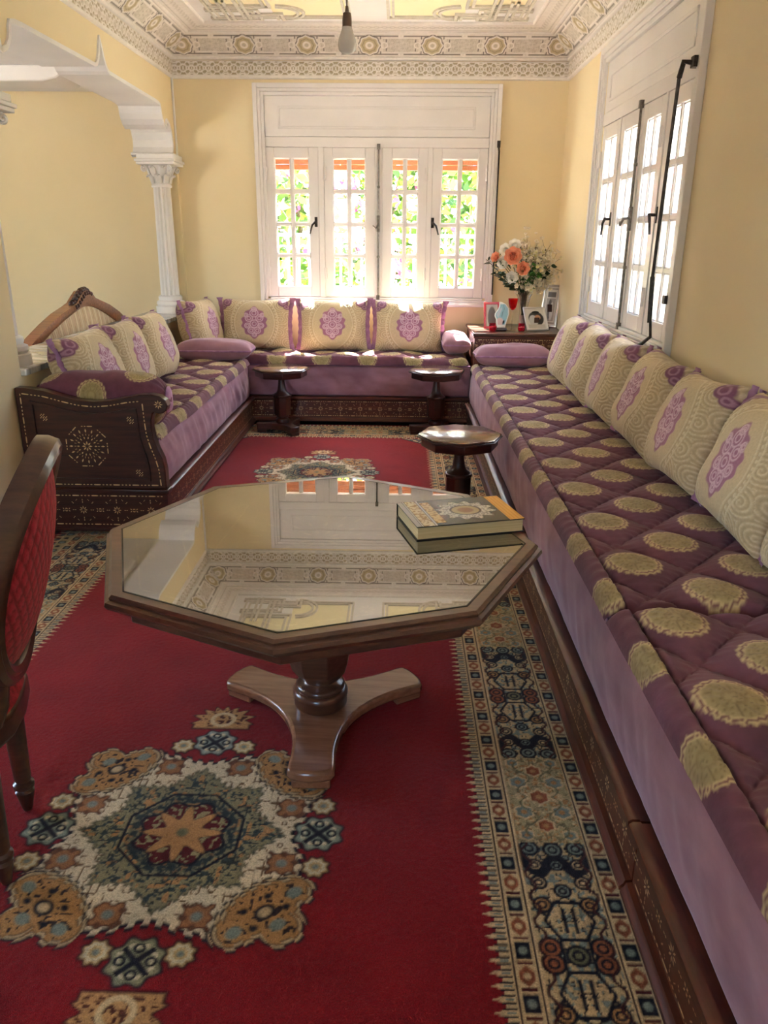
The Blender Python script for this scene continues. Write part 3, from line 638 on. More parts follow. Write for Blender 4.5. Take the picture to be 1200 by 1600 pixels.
gy = np.r_[np.arange(0.2, 1.05, 0.012), np.arange(1.05, 3.3, 0.0042), np.arange(3.3, 6.235, 0.0085)]
GX, GY = np.meshgrid(gx, gy)
C = np.zeros(GX.shape + (3,)); C[...] = RED
tr = GX - 0.222; tl = -1.312 - GX; tf = GY - 5.80
t = np.maximum.reduce([tr, tl, tf]); s = np.where(tf >= np.maximum(tr, tl), GX, GY)
cut = (np.abs(GX + 0.545) - 0.767) + (GY - 5.80) + 0.20          # cream spandrels in the far corners
sp_ = (cut > 0) & (t <= 0); lay(C, sp_ * 1.0, S(196, 180, 144)); lay(C, sp_ * sst(0.52, 0.62, vnoise(GX * 60, GY * 40, 21)), S(90, 92, 90)); lay(C, line(cut, 0.012) * (t <= 0), NVY)
wob = 0.0
paint_border(C, t, s, None)
paint_medallion(C, GX, GY, -0.535, 1.60); paint_medallion(C, GX, GY, -0.52, 4.86)
C *= (0.9 + 0.2 * vnoise(GX * 9, GY * 9, 31))[..., None]
lum = C.sum(2); Z = 0.012 + 0.0016 * (vnoise(GX * 150, GY * 150, 4) - 0.5) + 0.002 * np.clip(lum - 0.25, 0, 1)
edge = np.minimum.reduce([GX - gx[0], gx[-1] - GX, GY - gy[0], gy[-1] - GY]); Z = np.where(edge < 0.002, 0.001, Z)
rug = place('rug', np_mesh('rug', np.dstack([GX, GY, Z]).reshape(-1, 3), grid_faces(len(gx), len(gy)), M['rug'], C.reshape(-1, 3)))
tag(rug, 'large red carpet with floral medallions and a patterned cream border', 'rug')
del C, GX, GY, Z, lum, edge, t, s

# ------------------------------------------------------------------ inlay drawing: bone pieces set in a plane
class Inlay:
    def __init__(self, f): self.f = f; self.v = []; self.q = []         # f maps (u, v) on the panel to a point just proud of it
    def poly(self, pts):
        n = len(self.v); self.v += [self.f(*p) for p in pts]; self.q.append(tuple(range(n, n + len(pts))))
    def dash(self, p, q, w):
        p = Vector(p); q = Vector(q); d = (q - p).normalized(); k = Vector((-d.y, d.x)) * w / 2
        self.poly([p - k * 0.6, p + d * w - k, q - d * w - k, q - k * 0.6, q + k * 0.6, q - d * w + k, p + d * w + k, p + k * 0.6])
    def dashes(self, pts, w=0.006, long=0.034, short=0.010, gap=0.008, n_short=3):
        pts = [Vector(p) for p in pts]; L = [0]
        for a, b in zip(pts, pts[1:]): L.append(L[-1] + (b - a).length)
        def at(s):
            for i in range(len(pts) - 1):
                if s <= L[i + 1] or i == len(pts) - 2:
                    return pts[i].lerp(pts[i + 1], (s - L[i]) / max(1e-9, L[i + 1] - L[i]))
        s = gap; k = 0
        while True:
            ln = long if k % (n_short + 1) == 0 else short
            if s + ln > L[-1]: break
            self.dash(at(s), at(s + ln), w); s += ln + gap; k += 1
    def petals(self, c, r0, r1, n, w, rot=0.0):
        for j in range(n):
            a = rot + 2 * math.pi * j / n; d = Vector((math.cos(a), math.sin(a))); k = Vector((-d.y, d.x)) * w / 2; c_ = Vector(c); m = (r0 + r1) / 2
            self.poly([c_ + d * r0, c_ + d * m - k, c_ + d * r1, c_ + d * m + k])
    def frieze(self, u0, u1, v0, v1, step=0.16):
        self.dashes([(u0 + 0.01, v1 - 0.012), (u1 - 0.01, v1 - 0.012)]); self.dashes([(u0 + 0.01, v0 + 0.012), (u1 - 0.01, v0 + 0.012)])
        m = (v0 + v1) / 2; n = int((u1 - u0) / step); h = (v1 - v0)
        for i in range(n):
            c = u0 + (i + 0.5) * (u1 - u0) / n
            self.petals((c, m), 0.005, 0.022, 8, 0.006); 
            for k_ in (-1, 1): self.petals((c + k_ * step / 2 * 0.96, m), 0.003, 0.014, 4, 0.006, math.pi / 4); self.petals((c, m + k_ * h * 0.27), 0.0, 0.012, 2, 0.005, math.pi / 2); self.petals((c + k_ * 0.045, m), 0, 0.01, 2, 0.004)
            for a_ in (-1, 1):
                for b_ in (-1, 1): self.petals((c + a_ * 0.05, m + b_ * h * 0.22), 0, 0.007, 2, 0.005, a_ * b_ * 0.8); self.petals((c + a_ * 0.03, m + b_ * h * 0.30), 0, 0.006, 2, 0.004, -a_ * b_ * 0.8)
    def build(self, parent, mat=None):
        me = bpy.data.meshes.new('inlay'); me.from_pydata([tuple(p) for p in self.v], [], self.q); me.update(); me.materials.append(mat or M['inlay'])
        return tag(place('inlay', me, parent), kind='stuff')

# ------------------------------------------------------------------ sofa bases, mattresses and quilted toppers (local: x along, y = depth from the front, z up)
BH = 0.235
def sofa_base(label, loc, rz, L, D, end=False):
    t = thing('sofa_platform', label, 'sofa platform', loc, rz)
    MB().box(0, L, 0.012, D, 0.05, BH - 0.004).build('carcass', M['wood_base'], t)
    mo = MB(); pr = [(0.012, BH - 0.03), (-0.004, BH - 0.028), (-0.014, BH - 0.018), (-0.014, BH - 0.006), (-0.006, BH), (0.012, BH)]
    mo.prism([(a, b) for a, b in pr], 0, L, 'x').build('top_moulding', M['wood_base'], t, sm=40)
    mo = MB(); pr = [(0.012, 0.035), (-0.014, 0.035), (-0.014, 0.046), (-0.006, 0.054), (-0.002, 0.064), (0.012, 0.066)]
    mo.prism(pr, 0, L, 'x').build('bottom_moulding', M['wood_base'], t, sm=40)
    n = max(2, int(L / 1.3) + 1)
    for i in range(n):
        x = 0.04 + (L - 0.14) * i / (n - 1)
        for y in (0.02, D - 0.09): MB().box(x, x + 0.06, y, y + 0.06, 0.0135, 0.05).build('foot', M['wood_dark'], t)
    il = Inlay(lambda u, v: (u, 0.0112, v)); il.frieze(0, L, 0.066, BH - 0.03); il.build(t)
    return t
def mattress(label, loc, rz, L, D, z0=BH, z1=0.488, seed=0, wr=0.006, step=0.02):
    y0 = 0.034; r = 0.02; sec = []
    for k in range(26): sec.append((y0, z0 + 0.006 + (z1 - z0 - 0.012) * k / 25))
    sec[-1] = (y0 + 0.002, z1 - 0.004); sec += [(y0 + 0.012, z1), (y0 + 0.2, z1), (y0 + 0.4, z1), (D - 0.02, z1), (D - 0.004, z1 - 0.02), (D - 0.004, z0 + 0.002), (y0 + 0.25, z0 + 0.001), (y0 + 0.012, z0 + 0.001)]
    sec = np.array(sec); n = int(L / step) + 2; x = np.linspace(0.004, L - 0.004, n)
    X, I = np.meshgrid(x, np.arange(len(sec)), indexing='ij'); Y = sec[I, 0]; Z = sec[I, 1]
    fr = (I < 26) * np.sin(np.clip((Z - z0) / (z1 - z0), 0, 1) * np.pi) ** 0.6
    h = (Z - z0) / (z1 - z0)
    bul = 0.016 * fr + fr * wr * (2.2 * (vnoise(X * 3.1, h * 1.5, seed) - 0.5) + 2.0 * (vnoise(X * 11 + h * 2, h * 1.2, seed + 1) - 0.5) + 1.2 * (vnoise(X * 26 + h * 5, h * 2, seed + 2) - 0.5))
    Y = Y - bul; endb = np.minimum(X - x[0], x[-1] - X); ez = 1 - sst(0, 0.03, endb); Y = np.where(I < 28, Y + 0.012 * ez, Y)
    V = np.dstack([X, Y, Z]).reshape(-1, 3); m = len(sec)
    F = grid_faces(m, n, True); F = F[:, ::-1]
    me = np_mesh('mattress', V, F, M['velvet'])
    bm = bmesh.new(); bm.from_mesh(me); bm.verts.ensure_lookup_table()
    bm.faces.new([bm.verts[i] for i in range(m)]); bm.faces.new([bm.verts[(n - 1) * m + i] for i in range(m - 1, -1, -1)]); bm.normal_update(); bm.to_mesh(me); bm.free()
    t = thing('mattress', label, 'mattress', loc, rz); place('velvet_cover', me, t)
    MB().tube([(0.006, y0 - 0.0, z1 - 0.004), (L - 0.006, y0 - 0.0, z1 - 0.004)], 0.004, 6).build('piping', M['trim_velvet'], t, sm=60)
    return t
PLUM, PLUM2, OLD = S(98, 60, 72), S(120, 76, 90), S(168, 152, 108)
def lattice(x, y):
    """x across the seat, y along it; returns p, q with one medallion at every integer pair"""
    a = x / 0.175; b = y / 0.1825; return (a + b) / 2, (a - b) / 2
def paint_oval(C, dx, dy, sel, rr=0.084):
    r = np.hypot(dx, dy); th = np.arctan2(dy, dx); w = 1 + 0.03 * np.cos(th * 20)
    lay(C, sel * inside(r * w - rr, 0.003), S(204, 184, 136)); lay(C, sel * line(r - rr * (0.88 + 0.03 * np.sin(th * 20)), 0.0028), S(128, 88, 84)); lay(C, sel * inside(r - rr * 0.78, 0.003), OLD)
    pet = np.sin(th * 10 + r * 40); lay(C, sel * line(pet, 0.3) * (r < rr * 0.74) * 0.8, S(132, 116, 78)); lay(C, sel * line(r - rr * 0.28, 0.004) * 0.8, S(150, 132, 90)); lay(C, sel * line(r - rr * 0.55, 0.003) * 0.5, S(150, 132, 90))
    return inside(r - rr, 0.006) * (0.5 + 0.5 * (pet * (r < rr * 0.8)))
def topper(label, loc, rz, L, D, phase=0.0, seed=0, step=0.008, z0=0.489, rumple=0.0, xoff=0.0):
    W = D - 0.02; ROLL = 0.105; n = int(L / step) + 2; m = int((W + 0.07) / step) + 2
    x = np.linspace(0.004, L - 0.004, n); tt = np.linspace(0, W + 0.06, m)
    Xg, Tg = np.meshgrid(x, tt, indexing='ij')
    ph = np.clip(Tg / ROLL, 0, 1); ang = ph * np.pi * 0.62
    yf = 0.020
    Y = np.where(Tg < ROLL, yf + 0.038 * (1 - np.cos(ang)) * 0.9 + 0.012 * ph, 0); yr = yf + 0.038 * (1 - math.cos(math.pi * 0.62)) * 0.9 + 0.012
    Zr = z0 + 0.004 + 0.052 * np.sin(np.minimum(ang, np.pi * 0.5)) ** 0.8 - 0.006 * sst(0.85, 1, ph)
    Y = np.where(Tg < ROLL, Y, yr + (Tg - ROLL) * (D - 0.012 - yr) / (W + 0.06 - ROLL)); Zf = z0 + 0.040
    p, q = lattice(Tg - ROLL - 0.09 + 0.0, Xg + phase); fp = p - np.round(p); fq = q - np.round(q)
    puff = (np.cos(np.pi * fp) * np.cos(np.pi * fq)).clip(0) ** 0.5
    seam = np.minimum(np.abs(np.abs(fp) - 0.5), np.abs(np.abs(fq) - 0.5))
    puck = 0.0030 * np.sin((fp - fq) * 40 + 6 * vnoise(Xg * 20, Tg * 20, seed)) * np.exp(-seam * 14)
    C = np.zeros(Xg.shape + (3,)); C[...] = PLUM
    lay(C, vnoise(Xg * 7, Tg * 9, seed + 3), PLUM2); field = Tg >= ROLL
    dx = (fp + fq) * 0.175; dy = (fp - fq) * 0.1825
    hgt = paint_oval(C, dx, dy, field * 1.0)
    Zq = Zf - 0.008 + 0.036 * puff + puck + 0.003 * hgt
    # front roll: medallions cut by the edge, phase of the second row
    fy = (Xg + phase + 0.1825) / 0.365; fy = (fy - np.round(fy)) * 0.365; h2 = paint_oval(C, (Tg - 0.055), fy, (~field) * 1.0, 0.078)
    Zroll = Zr + 0.003 * h2 + 0.004 * np.sin(Xg * 120 + 5 * vnoise(Xg * 12, Tg * 10, seed)) * vnoise(Xg * 5, Tg * 5, seed + 9) * ph
    bl = sst(ROLL - 0.008, ROLL + 0.012, Tg); Z = Zroll * (1 - bl) + Zq * bl - 0.010 * np.exp(-((Tg - ROLL) / 0.007) ** 2)
    Z = Z + rumple * (vnoise(Xg * 4.5, Tg * 7, seed + 5) + 0.5 * vnoise(Xg * 12, Tg * 9, seed + 6) - 0.5) * sst(0, 0.06, Tg)
    Y = Y - rumple * 1.2 * (vnoise(Xg * 3.3, Tg * 2, seed + 7)) * (1 - sst(0.1, 0.3, Tg))
    lay(C, line(Tg - ROLL, 0.004), S(60, 34, 48)); 
    ex = np.minimum(Xg - x[0], x[-1] - Xg); Z = z0 + 0.002 + (Z - z0 - 0.002) * sst(-0.012, 0.03, ex) ** 0.6
    eb = (W + 0.06) - Tg; Z = z0 + 0.002 + (Z - z0 - 0.002) * sst(-0.01, 0.03, eb) ** 0.6
    V = np.dstack([Xg, Y, Z]).reshape(-1, 3)
    me = np_mesh('quilted_cover', V, grid_faces(m, n)[:, ::-1], M['topper'], C.reshape(-1, 3))
    t = thing('quilted_topper', label, 'mattress topper', loc, rz); place('quilted_cover', me, t)
    MB().box(0.006, L - 0.006, yf + 0.02, D - 0.014, z0 - 0.0005, z0 + 0.006).build('underside', M['trim_velvet'], t)
    return t
# right-hand sofa (runs past the viewer)
RX, RY0 = 0.54, 6.06; DR = XR - RX - 0.004
sofa_base('inlaid wooden plinth of the long sofa under the side window', (RX, RY0, 0), -math.pi / 2, RY0 - 1.42, DR)
sofa_base('inlaid wooden plinth of the long sofa, shorter length in the near corner', (RX, 1.412, 0), -math.pi / 2, 2.0, DR)
mattress('long lilac velvet mattress on the sofa under the side window', (RX, RY0, 0), -math.pi / 2, RY0 + 0.58, DR, seed=10, wr=0.005)
topper('quilted plum topper with cream medallions on the sofa under the side window', (RX, RY0, 0), -math.pi / 2, RY0 - 1.872, DR, phase=-(RY0 - 1.776), seed=3, step=0.0062)
topper('quilted plum topper with cream medallions in the near corner of the long sofa', (RX, 1.868, 0), -math.pi / 2, 2.44, DR, phase=-(1.868 - 1.776), seed=5, step=0.0062)
# left-hand sofa
LX, LY0 = -1.165, 3.745; DL = LX - XL - 0.004; LL = 6.235 - LY0
sofa_base('inlaid wooden plinth of the sofa in front of the arch', (LX, LY0, 0), math.pi / 2, LL, DL)
mattress('lilac velvet mattress on the sofa in front of the arch', (LX, LY0, 0), math.pi / 2, LL, DL, seed=40, wr=0.011)
topper('quilted plum topper with cream medallions on the sofa in front of the arch', (LX, LY0, 0), math.pi / 2, LL, DL, phase=0.1, seed=8, rumple=0.014)
# back sofa
BX0, BY = XL + 0.004, 6.262; DB = YB - BY - 0.004; LB = 0.585 - BX0
sofa_base('inlaid wooden plinth of the sofa below the end window', (BX0, BY, 0), 0, LB, DB)
mattress('purple velvet mattress on the sofa below the end window', (BX0, BY, 0), 0, LB, DB, seed=70, wr=0.008)
topper('rumpled quilted topper with cream medallions below the end window', (BX0, BY, 0), 0, LB - 0.02, DB, phase=0.05, seed=12, rumple=0.028)

# ------------------------------------------------------------------ inlaid wooden end of the left sofa
ep = thing('sofa_end_panel', 'dark wooden sofa end with a scrolled arm and bone inlay rosette', 'sofa end', (0, 3.68, 0))
top = [(-1.835, 0.762), (-1.78, 0.76), (-1.70, 0.748), (-1.62, 0.725), (-1.54, 0.705), (-1.46, 0.698), (-1.38, 0.705), (-1.30, 0.722), (-1.235, 0.733), (-1.18, 0.736), (-1.14, 0.728), (-1.112, 0.708), (-1.104, 0.682), (-1.112, 0.658), (-1.13, 0.645), (-1.15, 0.642), (-1.168, 0.65), (-1.178, 0.645),
       (-1.188, 0.615), (-1.192, 0.57), (-1.186, 0.52), (-1.170, 0.465), (-1.15, 0.415), (-1.142, 0.36), (-1.142, 0.262), (-1.835, 0.262)]
ep_b = MB().prism(top, 0.0, 0.06, 'y').build('board', M['wood_dark'], ep, bevel=0.005)
MB().box(-1.836, -1.132, -0.012, 0.06, 0.236, 0.262).build('rail', M['wood_dark'], ep, bevel=0.006)
MB().box(-1.836, -1.142, 0.0, 0.06, 0.05, 0.236).build('plinth', M['wood_dark'], ep)
MB().box(-1.836, -1.132, -0.012, 0.06, 0.036, 0.056).build('foot_moulding', M['wood_dark'], ep, bevel=0.006)
for x in (-1.80, -1.24): MB().box(x, x + 0.07, 0.005, 0.055, 0.0135, 0.036).build('foot', M['wood_dark'], ep)
inner = [(-1.765, 0.70), (-1.70, 0.69), (-1.62, 0.668), (-1.54, 0.65), (-1.46, 0.643), (-1.38, 0.65), (-1.30, 0.665), (-1.255, 0.668), (-1.25, 0.60), (-1.25, 0.54), (-1.238, 0.48), (-1.222, 0.42), (-1.215, 0.36), (-1.215, 0.305), (-1.765, 0.305)]
fr = MB(); n = len(inner); cx_, cz_ = -1.49, 0.48
vs = []; fs = []
for (x, z) in inner:
    xi, zi = cx_ + (x - cx_) * 0.955, cz_ + (z - cz_) * 0.93
    vs += [(x, -0.001, z), (x, -0.012, z), (xi, -0.012, zi), (xi, -0.001, zi)]
for i in range(n):
    a, b = 4 * i, 4 * ((i + 1) % n); fs += [(a, b, b + 1, a + 1), (a + 1, b + 1, b + 2, a + 2), (a + 2, b + 2, b + 3, a + 3)]
fr.add(vs, fs).build('panel_moulding', M['wood_dark'], ep)
il = Inlay(lambda u, v: (u, -0.0012, v))
off = [(-1.81, 0.29), (-1.81, 0.735), (-1.70, 0.722), (-1.62, 0.70), (-1.54, 0.681), (-1.46, 0.674), (-1.38, 0.681), (-1.30, 0.697), (-1.225, 0.704)]
il.dashes(off[:2]); il.dashes(off[1:]); il.dashes([(-1.225, 0.70), (-1.222, 0.60), (-1.218, 0.54), (-1.205, 0.48), (-1.185, 0.42), (-1.172, 0.36), (-1.168, 0.28)]); il.dashes([(-1.80, 0.282), (-1.17, 0.282)])
rc = (-1.515, 0.478)
for r_, n_, a0, a1, w_ in ((0, 8, 0.006, 0.026, 0.008), (0, 14, 0.036, 0.05, 0.007), (0, 16, 0.068, 0.088, 0.008)): il.petals(rc, a0, a1, n_, w_)
for j in range(24): a = 2 * math.pi * j / 24; il.petals((rc[0] + 0.058 * math.cos(a), rc[1] + 0.058 * math.sin(a)), 0, 0.005, 2, 0.004, a)
oc = [(rc[0] + 0.108 * math.cos(math.pi / 8 + j * math.pi / 4), rc[1] + 0.108 * math.sin(math.pi / 8 + j * math.pi / 4)) for j in range(9)]
for a, b in zip(oc, oc[1:]): il.dashes([a, b], 0.005, 0.026, 0.008, 0.006, 2)
for (x, z) in ((-1.71, 0.62), (-1.29, 0.61), (-1.71, 0.35), (-1.27, 0.345)):
    for a in (-1, 0, 1):
        for b in (-1, 0, 1):
            if abs(a + b) < 2: il.petals((x + a * 0.012, z + b * 0.012), 0, 0.007, 2, 0.006, 0.8)
il.petals((-1.148, 0.688), 0.004, 0.022, 8, 0.005)
il.f = lambda u, v: (u, -0.0012, v)
il.build(ep)
il = Inlay(lambda u, v: (u, -0.0012, v)); il.frieze(-1.83, -1.145, 0.06, 0.236); il.build(ep)
# ------------------------------------------------------------------ brocade cushions
def paint_cushion(px, pz, W, H):
    C = np.zeros(px.shape + (3,)); C[...] = S(216, 197, 160)
    # scrollwork: spirals around scattered centres
    cs = [(sx * a, b) for sx in (-1, 1) for a, b in ((0.10, 0.165), (0.19, 0.15), (0.25, 0.06), (0.19, 0.03), (0.25, -0.06), (0.18, -0.08), (0.24, -0.16), (0.13, -0.17), (0.27, 0.17), (0.03, 0.20), (0.04, -0.20))]
    best = np.full(px.shape, 9.0); ph = np.zeros(px.shape)
    for i, (cx, cz) in enumerate(cs):
        d = np.hypot(px - cx, pz - cz); m = d < best; best = np.where(m, d, best); ph = np.where(m, np.arctan2(pz - cz, px - cx) * (1 if i % 2 else -1), ph)
    scroll = 0.5 + 0.5 * np.cos(best * 2 * np.pi / 0.0155 + ph)
    fine = vnoise(px * 130, pz * 130, 2); scroll = np.clip(scroll * 0.85 + 0.3 * (fine - 0.5), 0, 1)
    R = np.hypot(px / 0.115, (pz + 0.005) / 0.150); th = np.arctan2(pz, px)
    rows = 0.5 + 0.5 * np.cos((R - 1.0) * 2 * np.pi / 0.24); beads = 0.5 + 0.5 * np.cos(th * 44)
    rel = np.where(R > 1.52, scroll, np.where(R > 1.30, 0.3 + 0.7 * line(R - 1.41, 0.05) * sst(0.3, 0.6, beads), np.where(R > 1.24, 1.0, 0.62)))
    rel = np.where((R > 1.47) & (R < 1.53), 1.0, rel)
    lay(C, (1 - rel) * 0.6, S(168, 142, 104)); lay(C, (rel > 0.8) * 0.35, S(228, 216, 186))  # tonal thread, plus relief shading put into the darker groove colour
    # violet medallion with cream tracery
    shape = np.hypot(px / (0.092 * (1 - 0.22 * np.clip(pz / 0.13, -1, 1) ** 2)), pz / 0.125) - 1 + 0.07 * np.cos(th * 10)
    md = inside(shape, 0.05); lay(C, md, S(166, 110, 136))
    ax = np.abs(px); tr = np.zeros(px.shape)
    for (a, b, r) in ((0.0, 0.075, 0.03), (0.038, 0.035, 0.026), (0.0, -0.01, 0.03), (0.05, -0.025, 0.02), (0.022, -0.065, 0.024), (0.0, 0.105, 0.018), (0.06, 0.06, 0.016), (0.0, -0.1, 0.016)):
        d = np.hypot(ax - a, pz - b); tr = np.maximum(tr, line(d - r, 0.0035)); tr = np.maximum(tr, line(d - r * 0.5, 0.003))
    lay(C, md * tr * 0.9, S(222, 190, 204)); rel = np.where(md > 0.5, 0.35 + 0.6 * tr, rel)
    # violet volutes in the corners
    cx, cz = W / 2 - 0.05, H / 2 - 0.045
    for (dx, dz, r) in ((0, 0, 0.036), (-0.012, 0.03, 0.022), (0.025, -0.034, 0.022)):
        d = np.hypot(ax - cx - dx, np.abs(pz) - cz - dz); up_ = (pz > 0) * 1.0; lay(C, up_ * inside(d - r, 0.004), S(132, 84, 108)); lay(C, up_ * line(d - r * 0.5, 0.004), S(172, 128, 146)); rel = np.where((d < r) & (pz > 0), 0.7, rel)
    return C, rel
def pillow(name, W, H, T, nu, nv, paint, mat, relief=0.0048, seed=0, soft=0.45, pinch=0.07):
    def surf(nu, nv, sgn):
        u = np.sin(np.linspace(-1, 1, nu) * np.pi / 2 * 0.999) * 0.35 + np.linspace(-1, 1, nu) * 0.65; v = np.sin(np.linspace(-1, 1, nv) * np.pi / 2 * 0.999) * 0.35 + np.linspace(-1, 1, nv) * 0.65
        U, Vv = np.meshgrid(u, v)
        X = U * W / 2 * (1 - pinch * (1 - Vv ** 2) * np.abs(U) ** 2); Zz = Vv * H / 2 * (1 - pinch * 1.2 * (1 - U ** 2) * np.abs(Vv) ** 2)
        t = ((1 - U ** 4).clip(0) * (1 - Vv ** 4).clip(0)) ** soft * (1 - 0.18 * (U ** 2 + Vv ** 2) / 2)
        n = vnoise(U * 2.2 + 5, Vv * 2.2 + seed, seed) - 0.5; t2 = t * T / 2 * (1 + 0.16 * n)
        if paint: C, r = paint(X, Zz, W, H)
        else: C = np.zeros(X.shape + (3,)); r = np.zeros(X.shape)
        e = sst(0.0, 0.12, t); Y = sgn * (t2 + relief * r * e)
        return np.dstack([X, Y, Zz + H / 2]), C
    A, CA = surf(nu, nv, -1); nb = (nu, nv); B, CB = surf(nu, nv, 1)
    V = np.concatenate([A.reshape(-1, 3), B.reshape(-1, 3)]); F = np.concatenate([grid_faces(nu, nv), grid_faces(nu, nv)[:, ::-1] + nu * nv]); Cc = np.concatenate([CA.reshape(-1, 3), CB.reshape(-1, 3)])
    return np_mesh(name, V, F, mat, Cc)
CW, CH = 0.51, 0.435
cush_me = [pillow('brocade_cover', CW, CH, 0.25, 176, 132, paint_cushion, M['brocade'], seed=sd) for sd in (1, 2)]
def side_trim_mesh(sgn, seed):
    """velvet strip sewn along a short side, slightly rippled"""
    n = 40; mb = MB(); vs = []; fs = []; r = np.random.default_rng(seed)
    for i in range(n):
        v = -1.03 + 2.06 * i / (n - 1); x = CW / 2 * (1 - 0.07 * max(0, 1 - v * v)) - 0.006; z = CH / 2 * v + CH / 2
        wv = 0.034 + 0.002 * math.sin(i * 1.3 + seed) + 0.010 * abs(v) ** 6; dy = 0.006 * math.sin(i * 0.7 + seed)
        th = 0.009 + 0.003 * math.sin(i * 2.1)
        for (a, b) in ((0, -th), (wv * 0.5, -th * 1.2 + dy), (wv, dy), (wv * 0.5, th * 1.2 + dy), (0, th)): vs.append((sgn * (x + a), b, z))
    for i in range(n - 1):
        for j in range(4): fs.append((i * 5 + j, i * 5 + j + 1, (i + 1) * 5 + j + 1, (i + 1) * 5 + j))
    fs += [(0, 1, 2, 3, 4), tuple((n - 1) * 5 + j for j in (4, 3, 2, 1, 0))]
    return mb.add(vs, fs).mesh('side_trim', M['trim_velvet'], 60)
trim_me = [side_trim_mesh(-1, 1), side_trim_mesh(1, 2)]
def cushion(label, x, y, z, rz, lean, group, k=0, roll=0.0):
    t = thing('cushion', label, 'cushion', (x, y, z), 0, group); t.rotation_euler = (-math.radians(lean), math.radians(roll), math.radians(rz))
    place('brocade_cover', cush_me[k % 2], t); place('side_trim', trim_me[0], t); place('side_trim', trim_me[1], t)
    return t
ZT = 0.549
rows = [(5.27, 'against the corner cabinet, farthest on the side-wall sofa'), (4.70, 'second from the corner cabinet on the side-wall sofa'), (4.13, 'third from the corner cabinet on the side-wall sofa'),
        (3.55, 'fourth from the corner cabinet, below the window crank'), (2.98, 'fifth from the corner cabinet, purple trim facing the room'), (2.42, 'sixth from the corner cabinet, second nearest on the side-wall sofa'), (1.86, 'seventh from the corner cabinet, cut by the picture edge')]
dl = [0, -2, -1, 0, 1, -2, 3]; ln = [20, 19, 20, 21, 22, 19, 20]; xs_ = [1.09, 1.09, 1.09, 1.09, 1.085, 1.095, 1.09]
for i, (y, lb) in enumerate(rows): cushion('cream brocade cushion ' + lb, xs_[i], y, ZT, -90 + dl[i], ln[i], 'brocade cushions along the side wall', i, roll=[0, 2, -1, 2, -3, 1, 2][i])
for i, (x, lb) in enumerate(((-1.205, 'below the window nearest the column'), (-0.545, 'in the middle below the end window'), (0.085, 'below the end window nearest the cabinet'))):
    cushion('cream brocade cushion with violet medallion ' + lb, x, 6.70, 0.538 - 0.01 * (i == 2), [1, -1, 2][i], 14, 'brocade cushions below the end window', i, roll=[0, -1, 1][i]).scale = (1.14, 1, 1)
for i, (y, rz, lb) in enumerate(((4.13, 86, 'nearest the inlaid sofa end'), (4.64, 88, 'second from the inlaid sofa end'), (5.18, 88, 'third from the inlaid sofa end'))):
    cushion('cream brocade cushion before the arch, ' + lb, -1.575, y, ZT + 0.006, rz, 16, 'brocade cushions before the arch', i + 1, roll=[-2, 1, 1][i])
cushion('cream brocade cushion leaning in the corner by the fluted column', -1.58, 6.52, 0.545, 80, 14, 'brocade cushions before the arch', 0, roll=1)

# ------------------------------------------------------------------ velvet bolsters
def bolster(label, loc, rz, L, a, b, mat, paint=None, seed=0, tilt=0.0):
    n, m = (190, 120) if paint else (70, 48); s = np.linspace(-1, 1, n); th = np.linspace(0, 2 * np.pi, m, endpoint=False); Sg, T = np.meshgrid(s, th, indexing='ij')
    env = (1 - np.abs(Sg) ** 7).clip(0) ** 0.5 * (0.93 + 0.07 * np.cos(Sg * 2)) + 0.02
    wr = 1 + 0.05 * (vnoise(Sg * 5, np.cos(T) * 2 + 4, seed) - 0.5) + 0.05 * np.abs(Sg) ** 5 * np.sin(T * 14)
    c, sn = np.cos(T), np.sin(T); q = 0.8
    Y = a * np.sign(c) * np.abs(c) ** q * env * wr; Z = b * np.sign(sn) * np.abs(sn) ** q * env * wr; X = Sg * L / 2 * (1 + 0.02 * np.cos(T * 2))
    Z = np.maximum(Z, -b * 0.82)
    V = np.dstack([X, Y, Z + b * 0.82]).reshape(-1, 3); C = None
    if paint: C = paint(X, T * a, Sg).reshape(-1, 3)
    t = thing('bolster', label, 'bolster', loc, rz); t.rotation_euler = (0, tilt, rz)
    place('velvet_cover', np_mesh('velvet_cover', V, grid_faces(m, n, True)[:, ::-1], mat, C), t)
    for sg in (-1, 1):
        k = MB(); vs = []; fs = []
        for j in range(m):
            tj = 2 * math.pi * j / m; cc, ss = math.cos(tj), math.sin(tj)
            y_ = a * math.copysign(abs(cc) ** q, cc); z_ = max(b * math.copysign(abs(ss) ** q, ss), -b * 0.82) + b * 0.82
            f0 = 0.5; vs += [(sg * L / 2 * 0.985, y_ * f0, b * 0.82 + (z_ - b * 0.82) * f0), (sg * (L / 2 + 0.003), y_ * 0.4, b * 0.82 + (z_ - b * 0.82) * 0.4), (sg * (L / 2 + 0.002), y_ * 0.1, b * 0.82 + (z_ - b * 0.82) * 0.1)]
        for j in range(m):
            p, r_ = 3 * j, 3 * ((j + 1) % m); fs += [(p, r_, r_ + 1, p + 1), (p + 1, r_ + 1, r_ + 2, p + 2)]
        fs.append(tuple(3 * j + 2 for j in range(m))); k.add(vs, fs).build('end_cap', M['trim_velvet'], t, sm=50)
    return t
def paint_bol(X, A, Sg):
    C = np.zeros(X.shape + (3,)); C[...] = S(112, 68, 82)
    for cx, ca in ((-0.26, 0.19), (-0.02, 0.33), (0.2, 0.19), (-0.14, 0.02), (0.25, 0.42)):
        paint_oval(C, (X - cx), (A - ca), np.ones(X.shape), 0.072)
    return C
bolster('plum velvet bolster with cream medallions behind the inlaid sofa end', (-1.475, 3.868, 0.556), 0, 0.66, 0.112, 0.142, M['topper'], paint_bol, 3)
